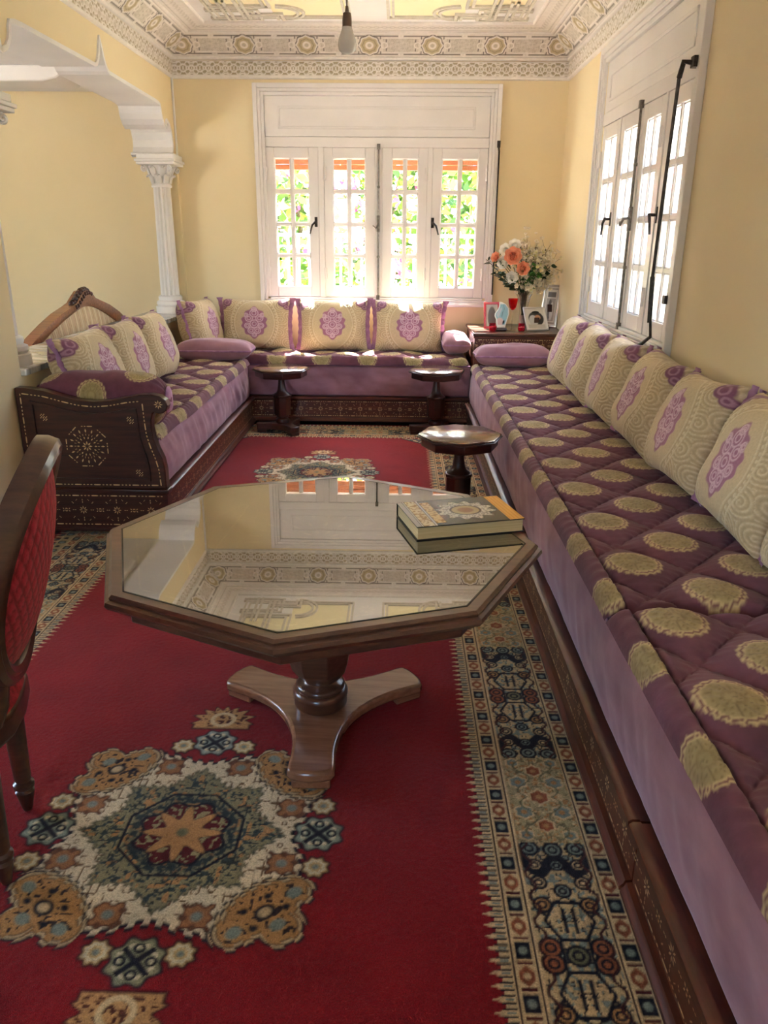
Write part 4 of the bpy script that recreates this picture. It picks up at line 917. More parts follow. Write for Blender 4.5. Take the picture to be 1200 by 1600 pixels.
def velvet_pillow(label, loc, rz, W, D, T, seed):
    """long soft pillow lying flat"""
    t = thing('bolster', label, 'bolster', (loc[0], loc[1], loc[2] + T / 2), rz); me = pillow('velvet_cover', W, D, T, 60, 40, None, M['velvet'], 0, seed, 0.42, 0.05)
    o = place('velvet_cover', me, t, (0, -D / 2, 0)); o.rotation_euler = (-math.pi / 2, 0, 0)
    pts = []
    for k in range(41):
        a = 2 * math.pi * k / 40; u = max(-1, min(1, 1.35 * math.cos(a))); v = max(-1, min(1, 1.35 * math.sin(a))); pts.append((u * W / 2 * (1 - 0.05 * (1 - v * v) * u * u), v * D / 2 * (1 - 0.06 * (1 - u * u) * v * v), 0))
    MB().tube(pts, 0.007, 6).build('piping', M['trim_velvet'], t, sm=60)
velvet_pillow('purple velvet bolster at the column end of the sofa before the arch', (-1.42, 6.095, 0.545), 0.03, 0.60, 0.25, 0.165, 5)
velvet_pillow('lilac velvet bolster in front of the inlaid corner cabinet', (0.86, 5.93, 0.545), 0.0, 0.58, 0.24, 0.17, 7)
velvet_pillow('small lilac bolster in sunlight beside the corner cabinet', (0.475, 6.64, 0.55), math.pi / 2, 0.50, 0.23, 0.17, 9)

# ------------------------------------------------------------------ tables
def tripod(mb, R, hw, z0, z1, rot, rc=0.10, cx=0, cy=0):
    pts = []
    for k in range(3):
        a = rot + k * 2 * math.pi / 3; d = Vector((math.cos(a), math.sin(a))); n = Vector((-d.y, d.x))
        for j in range(7):
            th = -math.pi / 2 + math.pi * j / 6; pts.append(d * (R - hw * 0.35 + hw * 0.35 * math.cos(th)) + n * (hw * math.sin(th)))
        a2 = a + 2 * math.pi / 3; d2 = Vector((math.cos(a2), math.sin(a2))); n2 = Vector((-d2.y, d2.x))
        p0 = d * (R * 0.86) + n * hw; p2 = d2 * (R * 0.86) - n2 * hw; am = a + math.pi / 3; p1 = Vector((math.cos(am), math.sin(am))) * rc * 0.45
        for j in range(0, 13): t = j / 12; pts.append(p0 * (1 - t) ** 2 + p1 * 2 * t * (1 - t) + p2 * t * t)
    mb.prism([(p.x + cx, p.y + cy) for p in pts], z0, z1, 'z')
tb = thing('coffee_table', 'octagonal wooden table with glass top and three-armed foot on the red rug', 'table', (-0.225, 2.155, 0.0135), math.radians(-3.5))
r8 = 0.0
MB().lathe([(0.02, 0.508), (0.585, 0.508), (0.590, 0.512), (0.590, 0.545), (0.02, 0.545)], 8).build('apron', M['wood_table'], tb, bevel=0.003)
rim = MB(); rp = [(0.55, 0.545), (0.61, 0.545), (0.628, 0.552), (0.635, 0.562), (0.648, 0.565), (0.655, 0.574), (0.652, 0.584), (0.640, 0.588), (0.642, 0.594), (0.634, 0.601), (0.606, 0.601), (0.6055, 0.585), (0.55, 0.585)]
vs = []; fs = []
for (r, z) in rp:
    for j in range(8): vs.append((r * math.cos(j * math.pi / 4), r * math.sin(j * math.pi / 4), z))
k = len(rp)
for i in range(k):
    for j in range(8): fs.append((i * 8 + j, i * 8 + (j + 1) % 8, ((i + 1) % k) * 8 + (j + 1) % 8, ((i + 1) % k) * 8 + j))
rim.add(vs, fs).build('rim', M['wood_table'], tb)
MB().lathe([(0.01, 0.55), (0.605, 0.55), (0.605, 0.5935), (0.01, 0.5935)], 8).build('inlaid_board', M['wood_table'], tb)
il = Inlay(lambda u, v: (u, v, 0.5945))
for R in (0.56, 0.42):
    o8 = [(R * math.cos(j * math.pi / 4), R * math.sin(j * math.pi / 4)) for j in range(9)]
    for a, b in zip(o8, o8[1:]): il.dashes([a, b], 0.006, 0.03, 0.01, 0.008, 3)
sq = [(0.40 * math.cos(j * math.pi / 4), 0.40 * math.sin(j * math.pi / 4)) for j in range(8)]
for j in range(8): il.dashes([sq[j], sq[(j + 2) % 8]], 0.006, 0.03, 0.01, 0.008, 3)
for R, n_, w_ in ((0.03, 10, 0.012), (0.10, 16, 0.012), (0.17, 24, 0.012)): il.petals((0, 0), R, R + 0.045, n_, w_)
for j in range(8): il.petals((0.49 * math.cos(j * math.pi / 4 + 0.39), 0.49 * math.sin(j * math.pi / 4 + 0.39)), 0.006, 0.024, 8, 0.007)
il.build(tb)
MB().lathe([(0.001, 0.5955), (0.604, 0.5955), (0.604, 0.602), (0.001, 0.602)], 8).build('glass_top', M['table_glass'], tb)
ed = MB(); vs = []; fs = []
for (r, z) in ((0.6005, 0.5952), (0.6052, 0.5952), (0.6052, 0.6022), (0.6005, 0.6022)):
    for j in range(8): vs.append((r * math.cos(j * math.pi / 4), r * math.sin(j * math.pi / 4), z))
for i in range(4):
    for j in range(8): fs.append((i * 8 + j, i * 8 + (j + 1) % 8, ((i + 1) % 4) * 8 + (j + 1) % 8, ((i + 1) % 4) * 8 + j))
ed.add(vs, fs).build('glass_edge', M['glass_edge'], tb)
fy_ = -0.045
MB().lathe([(0.02, 0.152), (0.058, 0.152), (0.070, 0.165), (0.088, 0.19), (0.098, 0.225), (0.104, 0.28), (0.106, 0.36), (0.106, 0.508), (0.02, 0.508)], 8, (0, fy_, 0), rot=math.pi / 8).build('urn', M['wood_table'], tb, bevel=0.003)
MB().lathe([(0.01, 0.06), (0.078, 0.06), (0.082, 0.068), (0.082, 0.092), (0.085, 0.096), (0.085, 0.108), (0.079, 0.116), (0.073, 0.119), (0.076, 0.124), (0.076, 0.131), (0.068, 0.138), (0.056, 0.142), (0.052, 0.148), (0.056, 0.154), (0.01, 0.154)], 40, (0, fy_, 0)).build('turned_collar', M['wood_table'], tb, sm=50)
tp = MB(); tripod(tp, 0.35, 0.066, 0.026, 0.062, math.radians(-86), 0.10, 0, fy_); tp.build('foot_plate', M['wood_foot'], tb, bevel=0.011, seg=3)
for k in range(3):
    a = math.radians(-86) + k * 2 * math.pi / 3
    f = MB(); f.box(0.245, 0.338, -0.054, 0.054, 0.0, 0.03); f.build('foot', M['wood_foot'], tb, bevel=0.006, loc=(0, fy_, 0), rot=(0, 0, a))

st = thing('side_table', 'small octagonal wooden side table by the sofa before the arch', 'side table', (-0.895, 5.98, 0.0135), 0.2, 'small octagonal side tables')
MB().lathe([(0.02, 0.488), (0.212, 0.488), (0.216, 0.494), (0.205, 0.500), (0.02, 0.500)], 8).build('top', M['wood_top'], st, bevel=0.002)
MB().lathe([(0.02, 0.476), (0.212, 0.476), (0.222, 0.482), (0.218, 0.488), (0.02, 0.488)], 8).build('rim', M['wood_dark'], st, bevel=0.002)
MB().lathe([(0.02, 0.432), (0.195, 0.432), (0.198, 0.438), (0.198, 0.476), (0.02, 0.476)], 8).build('apron', M['wood_dark'], st, bevel=0.003)
MB().lathe([(0.01, 0.29), (0.062, 0.29), (0.058, 0.297), (0.042, 0.308), (0.033, 0.33), (0.027, 0.37), (0.024, 0.41), (0.024, 0.433), (0.01, 0.433)], 24).build('neck', M['wood_dark'], st, sm=40)
MB().lathe([(0.01, 0.135), (0.066, 0.135), (0.068, 0.14), (0.068, 0.272), (0.074, 0.276), (0.074, 0.29), (0.01, 0.29)], 8, rot=math.pi / 8).build('block', M['wood_dark'], st, bevel=0.003)
MB().lathe([(0.01, 0.07), (0.05, 0.07), (0.055, 0.085), (0.05, 0.1), (0.036, 0.108), (0.05, 0.122), (0.05, 0.135), (0.01, 0.135)], 24).build('turned_collar', M['wood_dark'], st, sm=40)
tp = MB(); tripod(tp, 0.205, 0.042, 0.022, 0.07, math.radians(-65), 0.05); tp.build('foot_plate', M['wood_dark'], st, bevel=0.006)
for k in range(3):
    f = MB(); f.box(0.13, 0.198, -0.034, 0.034, 0, 0.024); f.build('foot', M['wood_dark'], st, rot=(0, 0, math.radians(-65) + k * 2 * math.pi / 3))
for (x, y, rz, lb) in ((0.297, 5.97, 0.2, 'small octagonal wooden side table in front of the sunlit bolster'), (0.322, 3.90, 0.05, 'small octagonal side table with a glaring top behind the coffee table')):
    c = copy_tree(st); c.location = (x, y, 0.0135); c.rotation_euler = (0, 0, rz); c['label'] = lb

# ------------------------------------------------------------------ book
bk = thing('book', 'thick black book with gold ornament and a yellow band on the glass table', 'book', (0.195, 2.278, 0.0), math.radians(15.5)); bz = 0.6158; BW, BD, BT = 0.338, 0.226, 0.043
MB().box(-BW / 2, BW / 2, -BD / 2, BD / 2, bz, bz + 0.003).build('back_cover', mat2('book_black', S(24, 22, 22), S(36, 34, 34), 0.3, 20), bk)
MB().box(-BW / 2 + 0.004, BW / 2 - 0.004, -BD / 2 + 0.004, BD / 2 - 0.002, bz + 0.003, bz + BT - 0.003).build('pages', mat2('page_edges', S(196, 170, 120), S(216, 192, 146), 0.6, 300, stretch=(0.02, 0.02, 1)), bk)
MB().box(-BW / 2, BW / 2, BD / 2 - 0.003, BD / 2, bz, bz + BT).build('spine', bpy.data.materials['book_black'], bk)
u = np.linspace(-BW / 2, BW / 2, 170); v = np.linspace(-BD / 2, BD / 2, 114); U, V_ = np.meshgrid(u, v)
C = np.zeros(U.shape + (3,)); C[...] = S(52, 48, 48)
uu = (U + BW / 2) / BW; GLD, IVR = S(206, 168, 104), S(214, 206, 188)
nz = vnoise(U * 160, V_ * 160, 3)
lay(C, ((uu < 0.045)) * 1.0, S(168, 160, 148)); lay(C, ((uu > 0.07) & (uu < 0.17)) * 1.0, S(204, 184, 140)); lay(C, ((uu > 0.07) & (uu < 0.17)) * sst(0.5, 0.6, nz), S(150, 118, 70)); lay(C, ((uu > 0.20) & (uu < 0.285) & (np.abs(V_) < 0.095)) * 1.0, S(210, 178, 118)); lay(C, ((uu > 0.20) & (uu < 0.285)) * sst(0.55, 0.62, nz) * (np.abs(V_) < 0.095), S(160, 120, 66))
lay(C, (((uu > 0.175) & (uu < 0.19)) | ((uu > 0.05) & (uu < 0.06))) * 1.0, S(190, 180, 160))
mx, my = (uu - 0.56) * BW / 0.085, V_ / 0.075; r = np.hypot(mx, my); th = np.arctan2(my, mx); d = r * (1 + 0.12 * np.cos(th * 12)) - 1
lay(C, inside(d, 0.06) * (0.45 + 0.55 * sst(0.4, 0.6, vnoise(U * 260, V_ * 260, 8))), IVR); lay(C, inside(r - 0.55, 0.05), S(190, 168, 124)); lay(C, inside(r - 0.3, 0.05), S(150, 110, 76)); lay(C, line(r - 0.55, 0.04), S(90, 80, 70))
lay(C, (uu > 0.86) * 1.0, S(232, 170, 66)); lay(C, (uu > 0.86) * line(np.abs(((uu - 0.86) / 0.035) % 1 - 0.5), 0.1), S(214, 142, 46))
MB().box(-BW / 2, BW / 2, -BD / 2, BD / 2, bz + BT - 0.003, bz + BT - 0.0003).build('front_cover', bpy.data.materials['book_black'], bk)
place('cover_print', np_mesh('cover_print', np.dstack([U, V_, np.full(U.shape, bz + BT)]).reshape(-1, 3), grid_faces(170, 114), M['print'], C.reshape(-1, 3)), bk)

# ------------------------------------------------------------------ corner cabinet
cb = thing('corner_cabinet', 'low inlaid wooden cabinet in the corner between the two windows', 'cabinet', (0, 0, 0))
MB().box(0.602, 1.322, 6.27, 6.985, 0.05, 0.728).build('body', M['wood_base'], cb)
MB().box(0.588, 1.325, 6.25, 6.99, 0.728, 0.752).build('top', M['wood_table'], cb, bevel=0.007)
MB().box(0.596, 1.325, 6.262, 6.985, 0.0, 0.05).build('plinth', M['wood_dark'], cb)
MB().box(0.594, 1.325, 6.258, 6.27, 0.712, 0.728).build('cornice', M['wood_base'], cb, bevel=0.003)
il = Inlay(lambda u, v: (u, 6.2688, v)); il.frieze(0.61, 1.315, 0.60, 0.712, 0.11); il.build(cb)
il = Inlay(lambda u, v: (0.6008, u, v)); il.frieze(6.28, 6.98, 0.60, 0.712, 0.11); il.build(cb)

# ------------------------------------------------------------------ things on the cabinet
ZK = 0.7535
vs_ = thing('flower_vase', 'tall clear glass vase holding the bouquet on the cabinet', 'vase', (1.02, 6.60, ZK))
MB().lathe([(0.001, 0.0), (0.045, 0.0), (0.042, 0.02), (0.034, 0.07), (0.034, 0.14), (0.042, 0.2), (0.055, 0.255), (0.068, 0.278), (0.065, 0.278), (0.052, 0.255), (0.038, 0.2), (0.030, 0.14), (0.030, 0.07), (0.03, 0.03), (0.001, 0.025)], 28).build('glass_body', M['clear'], vs_, sm=60)
MB().lathe([(0.001, 0.025), (0.029, 0.027), (0.0295, 0.07), (0.029, 0.11), (0.001, 0.112)], 20).build('gel_filling', mat2('pink_gel', S(214, 170, 158), S(228, 190, 176), 0.2, 8), vs_, sm=40)
VC = Vector((1.02, 6.60, ZK + 0.10))
def petal_mesh(w, l, cup, curl, c0, c1, n=5, m=5, tip=0.76):
    s = np.linspace(0, 1, m); a = np.linspace(-1, 1, n); A_, S_ = np.meshgrid(a, s); wd = w * np.sin(np.pi * (0.12 + tip * S_)) ** 0.7
    X = A_ * wd; Y = l * S_ * (1 - 0.25 * A_ ** 2 * S_); Z = cup * (A_ ** 2) * w + curl * S_ ** 2 * l
    C = np.array(c0)[None, None] * (1 - S_[..., None]) + np.array(c1)[None, None] * S_[..., None]
    return np.dstack([X, Y, Z]).reshape(-1, 3), grid_faces(n, m), C.reshape(-1, 3)
class VB:
    def __init__(self): self.V = []; self.F = []; self.C = []; self.n = 0
    def add(self, V, F, C, mat=None):
        if mat is not None: A_ = np.array(mat); V = V @ A_[:3, :3].T + A_[:3, 3]
        self.V.append(V); self.F.append(F + self.n); self.C.append(C); self.n += len(V)
    def build(self, name, mat, parent=None):
        return place(name, np_mesh(name, np.concatenate(self.V), np.concatenate(self.F), mat, np.concatenate(self.C)), parent)
def orient(pos, d, spin=0.0, scale=1.0):
    return Matrix.Translation(pos) @ Vector(d).to_track_quat('Z', 'Y').to_matrix().to_4x4() @ Matrix.Rotation(spin, 4, 'Z') @ Matrix.Scale(scale, 4)
def stem_path(p, bend=0.03):
    p = Vector(p); a = VC + Vector((random.uniform(-.012, .012), random.uniform(-.012, .012), 0)); m = Vector((1.02, 6.60, ZK + 0.27)) + (p - VC) * 0.12; m.z = ZK + 0.27
    return [a, a.lerp(m, 0.6), m, m.lerp(p, 0.5) + Vector((0, 0, bend)), p]
STEM = mat2('flower_stem', S(70, 62, 40), S(92, 84, 52), 0.6, 40)
def leaf(vb, pos, d, l, w, col, spin=None):
    V, F, C_ = petal_mesh(w, l, 0.25, -0.12, np.array(col) * 0.8, col, 5, 6); dd = Vector(d).normalized()
    q = dd.to_track_quat('Y', 'Z').to_matrix().to_4x4(); vb.add(V, F, C_, Matrix.Translation(pos) @ q @ Matrix.Rotation(random.uniform(-1, 1) if spin is None else spin, 4, 'Y'))
def rose(label, p, d, R, c0, c1, group):
    t = thing('rose', label, 'flower', tuple(VC), 0, group); off = -VC
    vb = VB(); d = Vector(d).normalized()
    for ring, (k, rr, tilt, sc) in enumerate(((4, 0.05, -0.05, 0.72), (5, 0.15, 0.0, 0.76), (5, 0.28, 0.1, 0.78), (6, 0.42, 0.3, 0.9), (7, 0.52, 0.6, 0.98))):
        for j in range(k):
            a = 2 * math.pi * j / k + ring * 0.7; V, F, C_ = petal_mesh(R * 0.68, R * 0.98, 0.5, -0.25 if ring > 2 else 0.1, c0, c1, 7, 6, 0.58)
            m = Matrix.Translation(Vector(p) + off) @ d.to_track_quat('Z', 'Y').to_matrix().to_4x4() @ Matrix.Rotation(a, 4, 'Z') @ Matrix.Translation((0, rr * R, -0.3 * R)) @ Matrix.Rotation(math.pi / 2 - tilt, 4, 'X') @ Matrix.Scale(sc, 4)
            vb.add(V, F, C_, m)
    vb.build('petals', M['petal'], t)
    MB().tube([q + off for q in stem_path(Vector(p) - d * R * 0.3)], 0.0028, 6).build('stem', STEM, t, sm=60)
    lv_ = VB(); G_ = S(66, 98, 44)
    for j in range(3): leaf(lv_, Vector(p) + off - d * R * 0.5 + Vector((random.uniform(-.02, .02), 0, -0.01)), (math.cos(2.1 * j + 1), math.sin(2.1 * j) * 0.6 - 0.4, -0.5), 0.055, 0.022, G_)
    lv_.build('leaves', M['leaf'], t)
COR0, COR1, WR0, WR1 = S(232, 122, 88), S(248, 172, 136), S(236, 226, 206), S(252, 248, 240)
rose('large coral rose facing the room in the bouquet', (0.895, 6.47, 1.325), (-0.2, -1, 0.15), 0.058, COR0, COR1, 'coral roses in the bouquet')
rose('smaller coral rose below the large one in the bouquet', (0.975, 6.46, 1.235), (0.05, -1, 0.0), 0.045, COR0, COR1, 'coral roses in the bouquet')
rose('coral rosebud at the outer window side of the bouquet', (0.765, 6.52, 1.315), (-0.7, -0.7, 0.3), 0.034, COR0, COR1, 'coral roses in the bouquet')
for lb_, p, d in (('white rose above and window side of the large coral rose', (0.84, 6.52, 1.37), (-0.4, -0.9, 0.3)), ('topmost white rose of the bouquet', (0.905, 6.50, 1.405), (-0.1, -0.9, 0.6)), ('lowest white rose of the bouquet, below the coral ones', (0.90, 6.50, 1.165), (-0.3, -1, -0.2)), ('white rose beside the coral rosebud', (0.825, 6.50, 1.275), (-0.6, -0.9, 0.1))):
    rose(lb_, p, d, 0.042, WR0, WR1, 'white roses in the bouquet')
def blossom_branch(p, n, spread):
    t = thing('blossom_branch', 'branch of small cream blossoms in the glass vase bouquet', 'flower', tuple(VC), 0, 'cream blossom branches'); off = -VC
    sp = stem_path(p, 0.02); tw = MB(); tw.tube([q + off for q in sp], 0.0028, 6); vb = VB()
    for i in range(n):
        f = 0.35 + 0.65 * random.random(); k = f * 2; b = (sp[2].lerp(sp[3], k) if k < 1 else sp[3].lerp(sp[4], k - 1))
        o = Vector((random.gauss(0, 1), random.gauss(0, 0.8), random.gauss(0, 1))) * spread; c = b + o
        if i % 3 == 0: tw.tube([b + off, b + o * 0.5 + Vector((0, 0, -0.01)) + off, c + off], 0.0013, 4)
        d = (o.normalized() + Vector((0, -0.8, 0.3))); sc = random.uniform(0.75, 1.25); base = S(238, 222, 192) if random.random() < 0.75 else S(226, 214, 150)
        for j in range(5):
            V, F, C_ = petal_mesh(0.014, 0.026, 0.5, 0.3, base, S(250, 240, 224), 3, 4); vb.add(V, F, C_, orient(c + off, d, j * 2 * math.pi / 5, sc) @ Matrix.Rotation(0.5, 4, 'X'))
    tw.build('twigs', STEM, t, sm=60); vb.build('blossoms', M['petal'], t)
for p in ((1.10, 6.62, 1.42), (1.17, 6.60, 1.38), (1.02, 6.62, 1.43), (1.22, 6.62, 1.28), (1.12, 6.54, 1.30), (0.96, 6.60, 1.42), (1.19, 6.56, 1.18), (1.06, 6.52, 1.17)): blossom_branch(p, 46, 0.045)
def leafy_sprig(label, p, n, col, l=0.05, w=0.022, spread=0.035):
    t = thing('leafy_sprig', label, 'foliage', tuple(VC), 0, 'leafy sprigs of the bouquet'); off = -VC; sp = stem_path(p, 0.01); MB().tube([q + off for q in sp], 0.0025, 6).build('stem', STEM, t, sm=60); vb = VB()
    for i in range(n):
        k = 0.5 + 1.5 * (i + 0.5) / n; b = (sp[2].lerp(sp[3], k) if k < 1 else sp[3].lerp(sp[4], k - 1)); a = i * 2.4
        leaf(vb, b + off + Vector((math.cos(a), math.sin(a) * 0.6, 0.2)) * spread * 0.4, (math.cos(a), math.sin(a) - 0.4, 0.1), l * random.uniform(0.8, 1.2), w, np.array(col) * random.uniform(0.7, 1.2))
    vb.build('leaves', M['leaf'], t)
leafy_sprig('grey-green eucalyptus sprig reaching towards the end window', (0.69, 6.54, 1.30), 12, S(112, 122, 104), 0.045, 0.026)
leafy_sprig('dark green sprig low on the window side of the bouquet', (0.76, 6.50, 1.20), 20, S(74, 92, 62))
leafy_sprig('dark drooping sprig under the white roses', (0.86, 6.48, 1.11), 16, S(60, 82, 52))
leafy_sprig('fresh green sprig in the middle of the bouquet', (1.04, 6.48, 1.27), 18, S(84, 134, 58))
leafy_sprig('bright green sprig below the cream blossoms', (1.09, 6.48, 1.19), 18, S(92, 142, 60))
leafy_sprig('dark green sprig on the side-wall edge of the bouquet', (1.20, 6.52, 1.25), 14, S(56, 78, 46))

def picture(W, H, fn, n=60):
    u = np.linspace(0, 1, n); v = np.linspace(0, 1, int(n * H / W)); U, V_ = np.meshgrid(u, v); C = np.zeros(U.shape + (3,)); fn(U, V_, C)
    return np_mesh('photo', np.dstack([(U - 0.5) * W, np.zeros(U.shape), V_ * H]).reshape(-1, 3), grid_faces(len(u), len(v)), M['print'], C.reshape(-1, 3))
def frame(name, label, loc, rz, lean, W, H, bw, mat, fn, stand=True):
    t = thing(name, label, 'picture frame', loc); t.rotation_euler = (-math.radians(lean), 0, math.radians(rz))
    f = MB(); d = 0.014
    f.box(-W / 2, W / 2, -d / 2, d / 2, 0, bw); f.box(-W / 2, W / 2, -d / 2, d / 2, H - bw, H); f.box(-W / 2, -W / 2 + bw, -d / 2, d / 2, bw, H - bw); f.box(W / 2 - bw, W / 2, -d / 2, d / 2, bw, H - bw)
    f.build('frame', mat, t, bevel=0.002); MB().box(-W / 2 + bw * 0.5, W / 2 - bw * 0.5, 0.0, d / 2, bw * 0.5, H - bw * 0.5).build('backing', M['wood_dark'], t)
    place('photo', picture(W - 2 * bw, H - 2 * bw, fn), t, (0, -0.0015, bw))
    if stand: MB().box(-0.02, 0.02, 0.0, 0.004, 0.0, H * 0.55).build('strut', M['wood_dark'], t, loc=(0, d / 2 + 0.035, 0.004), rot=(0.35 if lean < 30 else 0.6, 0, 0))
    return t
def ph_red(U, V_, C):
    C[...] = S(206, 196, 184); lay(C, inside(np.hypot((U - 0.5) / 0.35, (V_ - 0.4) / 0.5) - 1, 0.1), S(120, 110, 104))
def ph_people(U, V_, C):
    C[...] = S(226, 224, 222); lay(C, inside(np.hypot((U - 0.52) / 0.42, (V_ - 0.5) / 0.36) - 1, 0.05), S(70, 66, 66)); lay(C, inside(np.hypot((U - 0.36) / 0.24, (V_ - 0.4) / 0.28) - 1, 0.1), S(206, 206, 210))
    lay(C, inside(np.hypot((U - 0.62) / 0.16, (V_ - 0.56) / 0.13) - 1, 0.1), S(204, 150, 120)); lay(C, inside(np.hypot((U - 0.55) / 0.2, (V_ - 0.82) / 0.07) - 1, 0.1), S(40, 36, 36)); lay(C, (V_ < 0.2) * (np.abs(U - 0.5) < 0.45), S(200, 198, 196))
def ph_bw(U, V_, C):
    C[...] = S(222, 218, 214); e = np.maximum(np.abs(U - 0.5) / 0.42, np.abs(V_ - 0.5) / 0.45); lay(C, line(e - 1, 0.04), S(150, 144, 140))
    lay(C, (np.abs(V_ - 0.8) < 0.07) * (np.abs(U - 0.52) < 0.3), S(120, 114, 112)); lay(C, (V_ < 0.7) * (V_ > 0.1) * (np.abs(U - 0.5) < 0.34), S(176, 170, 168)); lay(C, inside(np.hypot((U - 0.45) / 0.14, (V_ - 0.42) / 0.26) - 1, 0.1), S(110, 104, 102)); lay(C, inside(np.hypot((U - 0.6) / 0.12, (V_ - 0.36) / 0.24) - 1, 0.1), S(226, 222, 220))
RED_P = mat2('red_lacquer', S(188, 28, 36), S(206, 44, 48), 0.25, 10, coat=0.4)
SIL = mat2('silver_frame', S(190, 186, 182), S(222, 218, 214), 0.25, 20, metal=0.5)
frame('photo_frame', 'red lacquered photo frame behind the wavy one on the cabinet', (0.768, 6.56, ZK + 0.002), 6, 14, 0.135, 0.215, 0.02, RED_P, ph_red)
frame('photo_frame', 'white photo frame tilted back on a dark stand on the cabinet', (1.125, 6.44, ZK + 0.006), 12, 38, 0.185, 0.215, 0.016, M['gloss'], ph_people)
frame('photo_frame', 'tall silver photo frame leaning in the corner by the side wall', (1.255, 6.74, ZK + 0.002), -34, 10, 0.155, 0.345, 0.018, SIL, ph_bw)
# wavy glass frame
wf = thing('wavy_photo_frame', 'wavy white-edged photo frame on a dark foot beside the red glass', 'picture frame', (0.832, 6.46, ZK)); wf.rotation_euler = (-math.radians(10), 0, math.radians(4))
MB().box(-0.042, 0.042, -0.02, 0.025, 0.0, 0.022).build('foot', M['wood_dark'], wf, bevel=0.003)
ol = [(-0.035, 0.02), (0.03, 0.02), (0.036, 0.05), (0.05, 0.09), (0.062, 0.13), (0.058, 0.175), (0.035, 0.205), (0.0, 0.222), (-0.02, 0.225), (-0.022, 0.19), (-0.03, 0.165), (-0.055, 0.135), (-0.058, 0.115), (-0.045, 0.085), (-0.04, 0.05)]
MB().prism(ol, -0.004, 0.004, 'y').build('glass_plate', M['iron_white'], wf, bevel=0.003)
def wav(U, V_, C):
    C[...] = S(150, 196, 206); lay(C, line(U - 0.55 - 0.03 * np.sin(V_ * 9), 0.02) * (V_ > 0.35), S(92, 110, 120)); lay(C, inside(np.hypot((U - 0.3) / 0.4, (V_ - 0.12) / 0.22) - 1, 0.1), S(226, 196, 190)); lay(C, inside(np.hypot((U - 0.75) / 0.12, (V_ - 0.12) / 0.1) - 1, 0.2), S(36, 34, 40)); lay(C, inside(np.hypot((U - 0.2) / 0.15, (V_ - 0.6) / 0.25) - 1, 0.2), S(196, 206, 214))
inn = MB(); vv = [(x * 0.78 + 0.002, -0.0052, 0.118 + (z - 0.118) * 0.82) for x, z in ol]
nU = 22; u = np.linspace(0, 1, nU); V2 = []; 
# photo cut to the wavy outline: rows between left and right outline curves
zs = np.linspace(0.045, 0.205, 30); right = ol[1:8]; left = [ol[0]] + ol[:8:-1][0:0] + [ol[14], ol[13], ol[12], ol[11], ol[10], ol[9], ol[8]]
xr = np.interp(zs, [p[1] for p in right], [p[0] for p in right]) - 0.009; xl = np.interp(zs, [p[1] for p in left], [p[0] for p in left]) + 0.009
U, ZZ = np.meshgrid(u, zs); XX = xl[:, None] * (1 - U) + xr[:, None] * U; C = np.zeros(U.shape + (3,)); wav(U, (ZZ - 0.045) / 0.16, C)
place('photo', np_mesh('photo', np.dstack([XX, np.full(XX.shape, -0.0052), ZZ]).reshape(-1, 3), grid_faces(nU, 30), M['print'], C.reshape(-1, 3)), wf)
wg = thing('wine_glass', 'tall-stemmed red goblet between the photo frames', 'glass', (0.915, 6.47, ZK))
RG = glass_mat('red_glass', (0.85, 0.10, 0.10), 1.6)
MB().lathe([(0.001, 0.0), (0.036, 0.0), (0.034, 0.004), (0.008, 0.008), (0.005, 0.02), (0.005, 0.06), (0.009, 0.075), (0.005, 0.09), (0.008, 0.11), (0.005, 0.13), (0.007, 0.16), (0.001, 0.163)], 20).build('stem', M['clear'], wg, sm=60)
MB().lathe([(0.001, 0.16), (0.012, 0.163), (0.026, 0.18), (0.034, 0.21), (0.039, 0.25), (0.036, 0.25), (0.031, 0.212), (0.023, 0.184), (0.001, 0.17)], 24).build('bowl', RG, wg, sm=60)
PK = glass_mat('pink_glass', (0.95, 0.35, 0.5), 1.5); WAX = mat2('pink_wax', S(216, 70, 110), S(232, 96, 132), 0.4, 20)
for i, (x, lb) in enumerate(((0.752, 'pink glass candle holder at the window end of the cabinet'), (0.985, 'pink glass candle holder between the goblet and white frame'))):
    t = thing('candle_holder', lb, 'candle holder', (x, 6.40, ZK), 0, 'pink candle holders')
    MB().lathe([(0.001, 0), (0.024, 0), (0.03, 0.015), (0.03, 0.035), (0.026, 0.055), (0.027, 0.062), (0.024, 0.062), (0.023, 0.05), (0.026, 0.035), (0.026, 0.016), (0.02, 0.008), (0.001, 0.008)], 20).build('glass_cup', PK, t, sm=60)
    MB().lathe([(0.001, 0.009), (0.019, 0.009), (0.0245, 0.018), (0.0245, 0.036), (0.001, 0.038)], 18).build('wax', WAX, t, sm=50)
# ------------------------------------------------------------------ oval-backed chair (local +x = the way it faces)
ch = thing('dining_chair', 'oval-backed wooden chair in red diamond upholstery at the rug edge', 'chair', (-0.935, 1.551, 0.0135), math.radians(194))
legp = [(0.001, 0.0), (0.011, 0.0), (0.014, 0.01), (0.021, 0.045), (0.024, 0.06), (0.017, 0.066), (0.026, 0.074), (0.026, 0.084), (0.018, 0.09), (0.021, 0.1), (0.024, 0.2), (0.029, 0.33), (0.033, 0.35), (0.027, 0.358), (0.033, 0.366), (0.033, 0.40), (0.001, 0.40)]
for (x, y) in ((0, 0.128), (0, -0.128), (0.37, 0.2), (0.37, -0.2)): MB().lathe(legp, 20, (x, y, 0)).build('leg', M['wood_chair'], ch, sm=40)
sx0 = [(-0.07, 0.0), (-0.062, 0.09), (-0.03, 0.16), (0.04, 0.205), (0.16, 0.235), (0.28, 0.245), (0.37, 0.235), (0.42, 0.19), (0.445, 0.1), (0.45, 0.0)]
outl = sx0 + [(x, -y) for x, y in reversed(sx0[1:-1])]
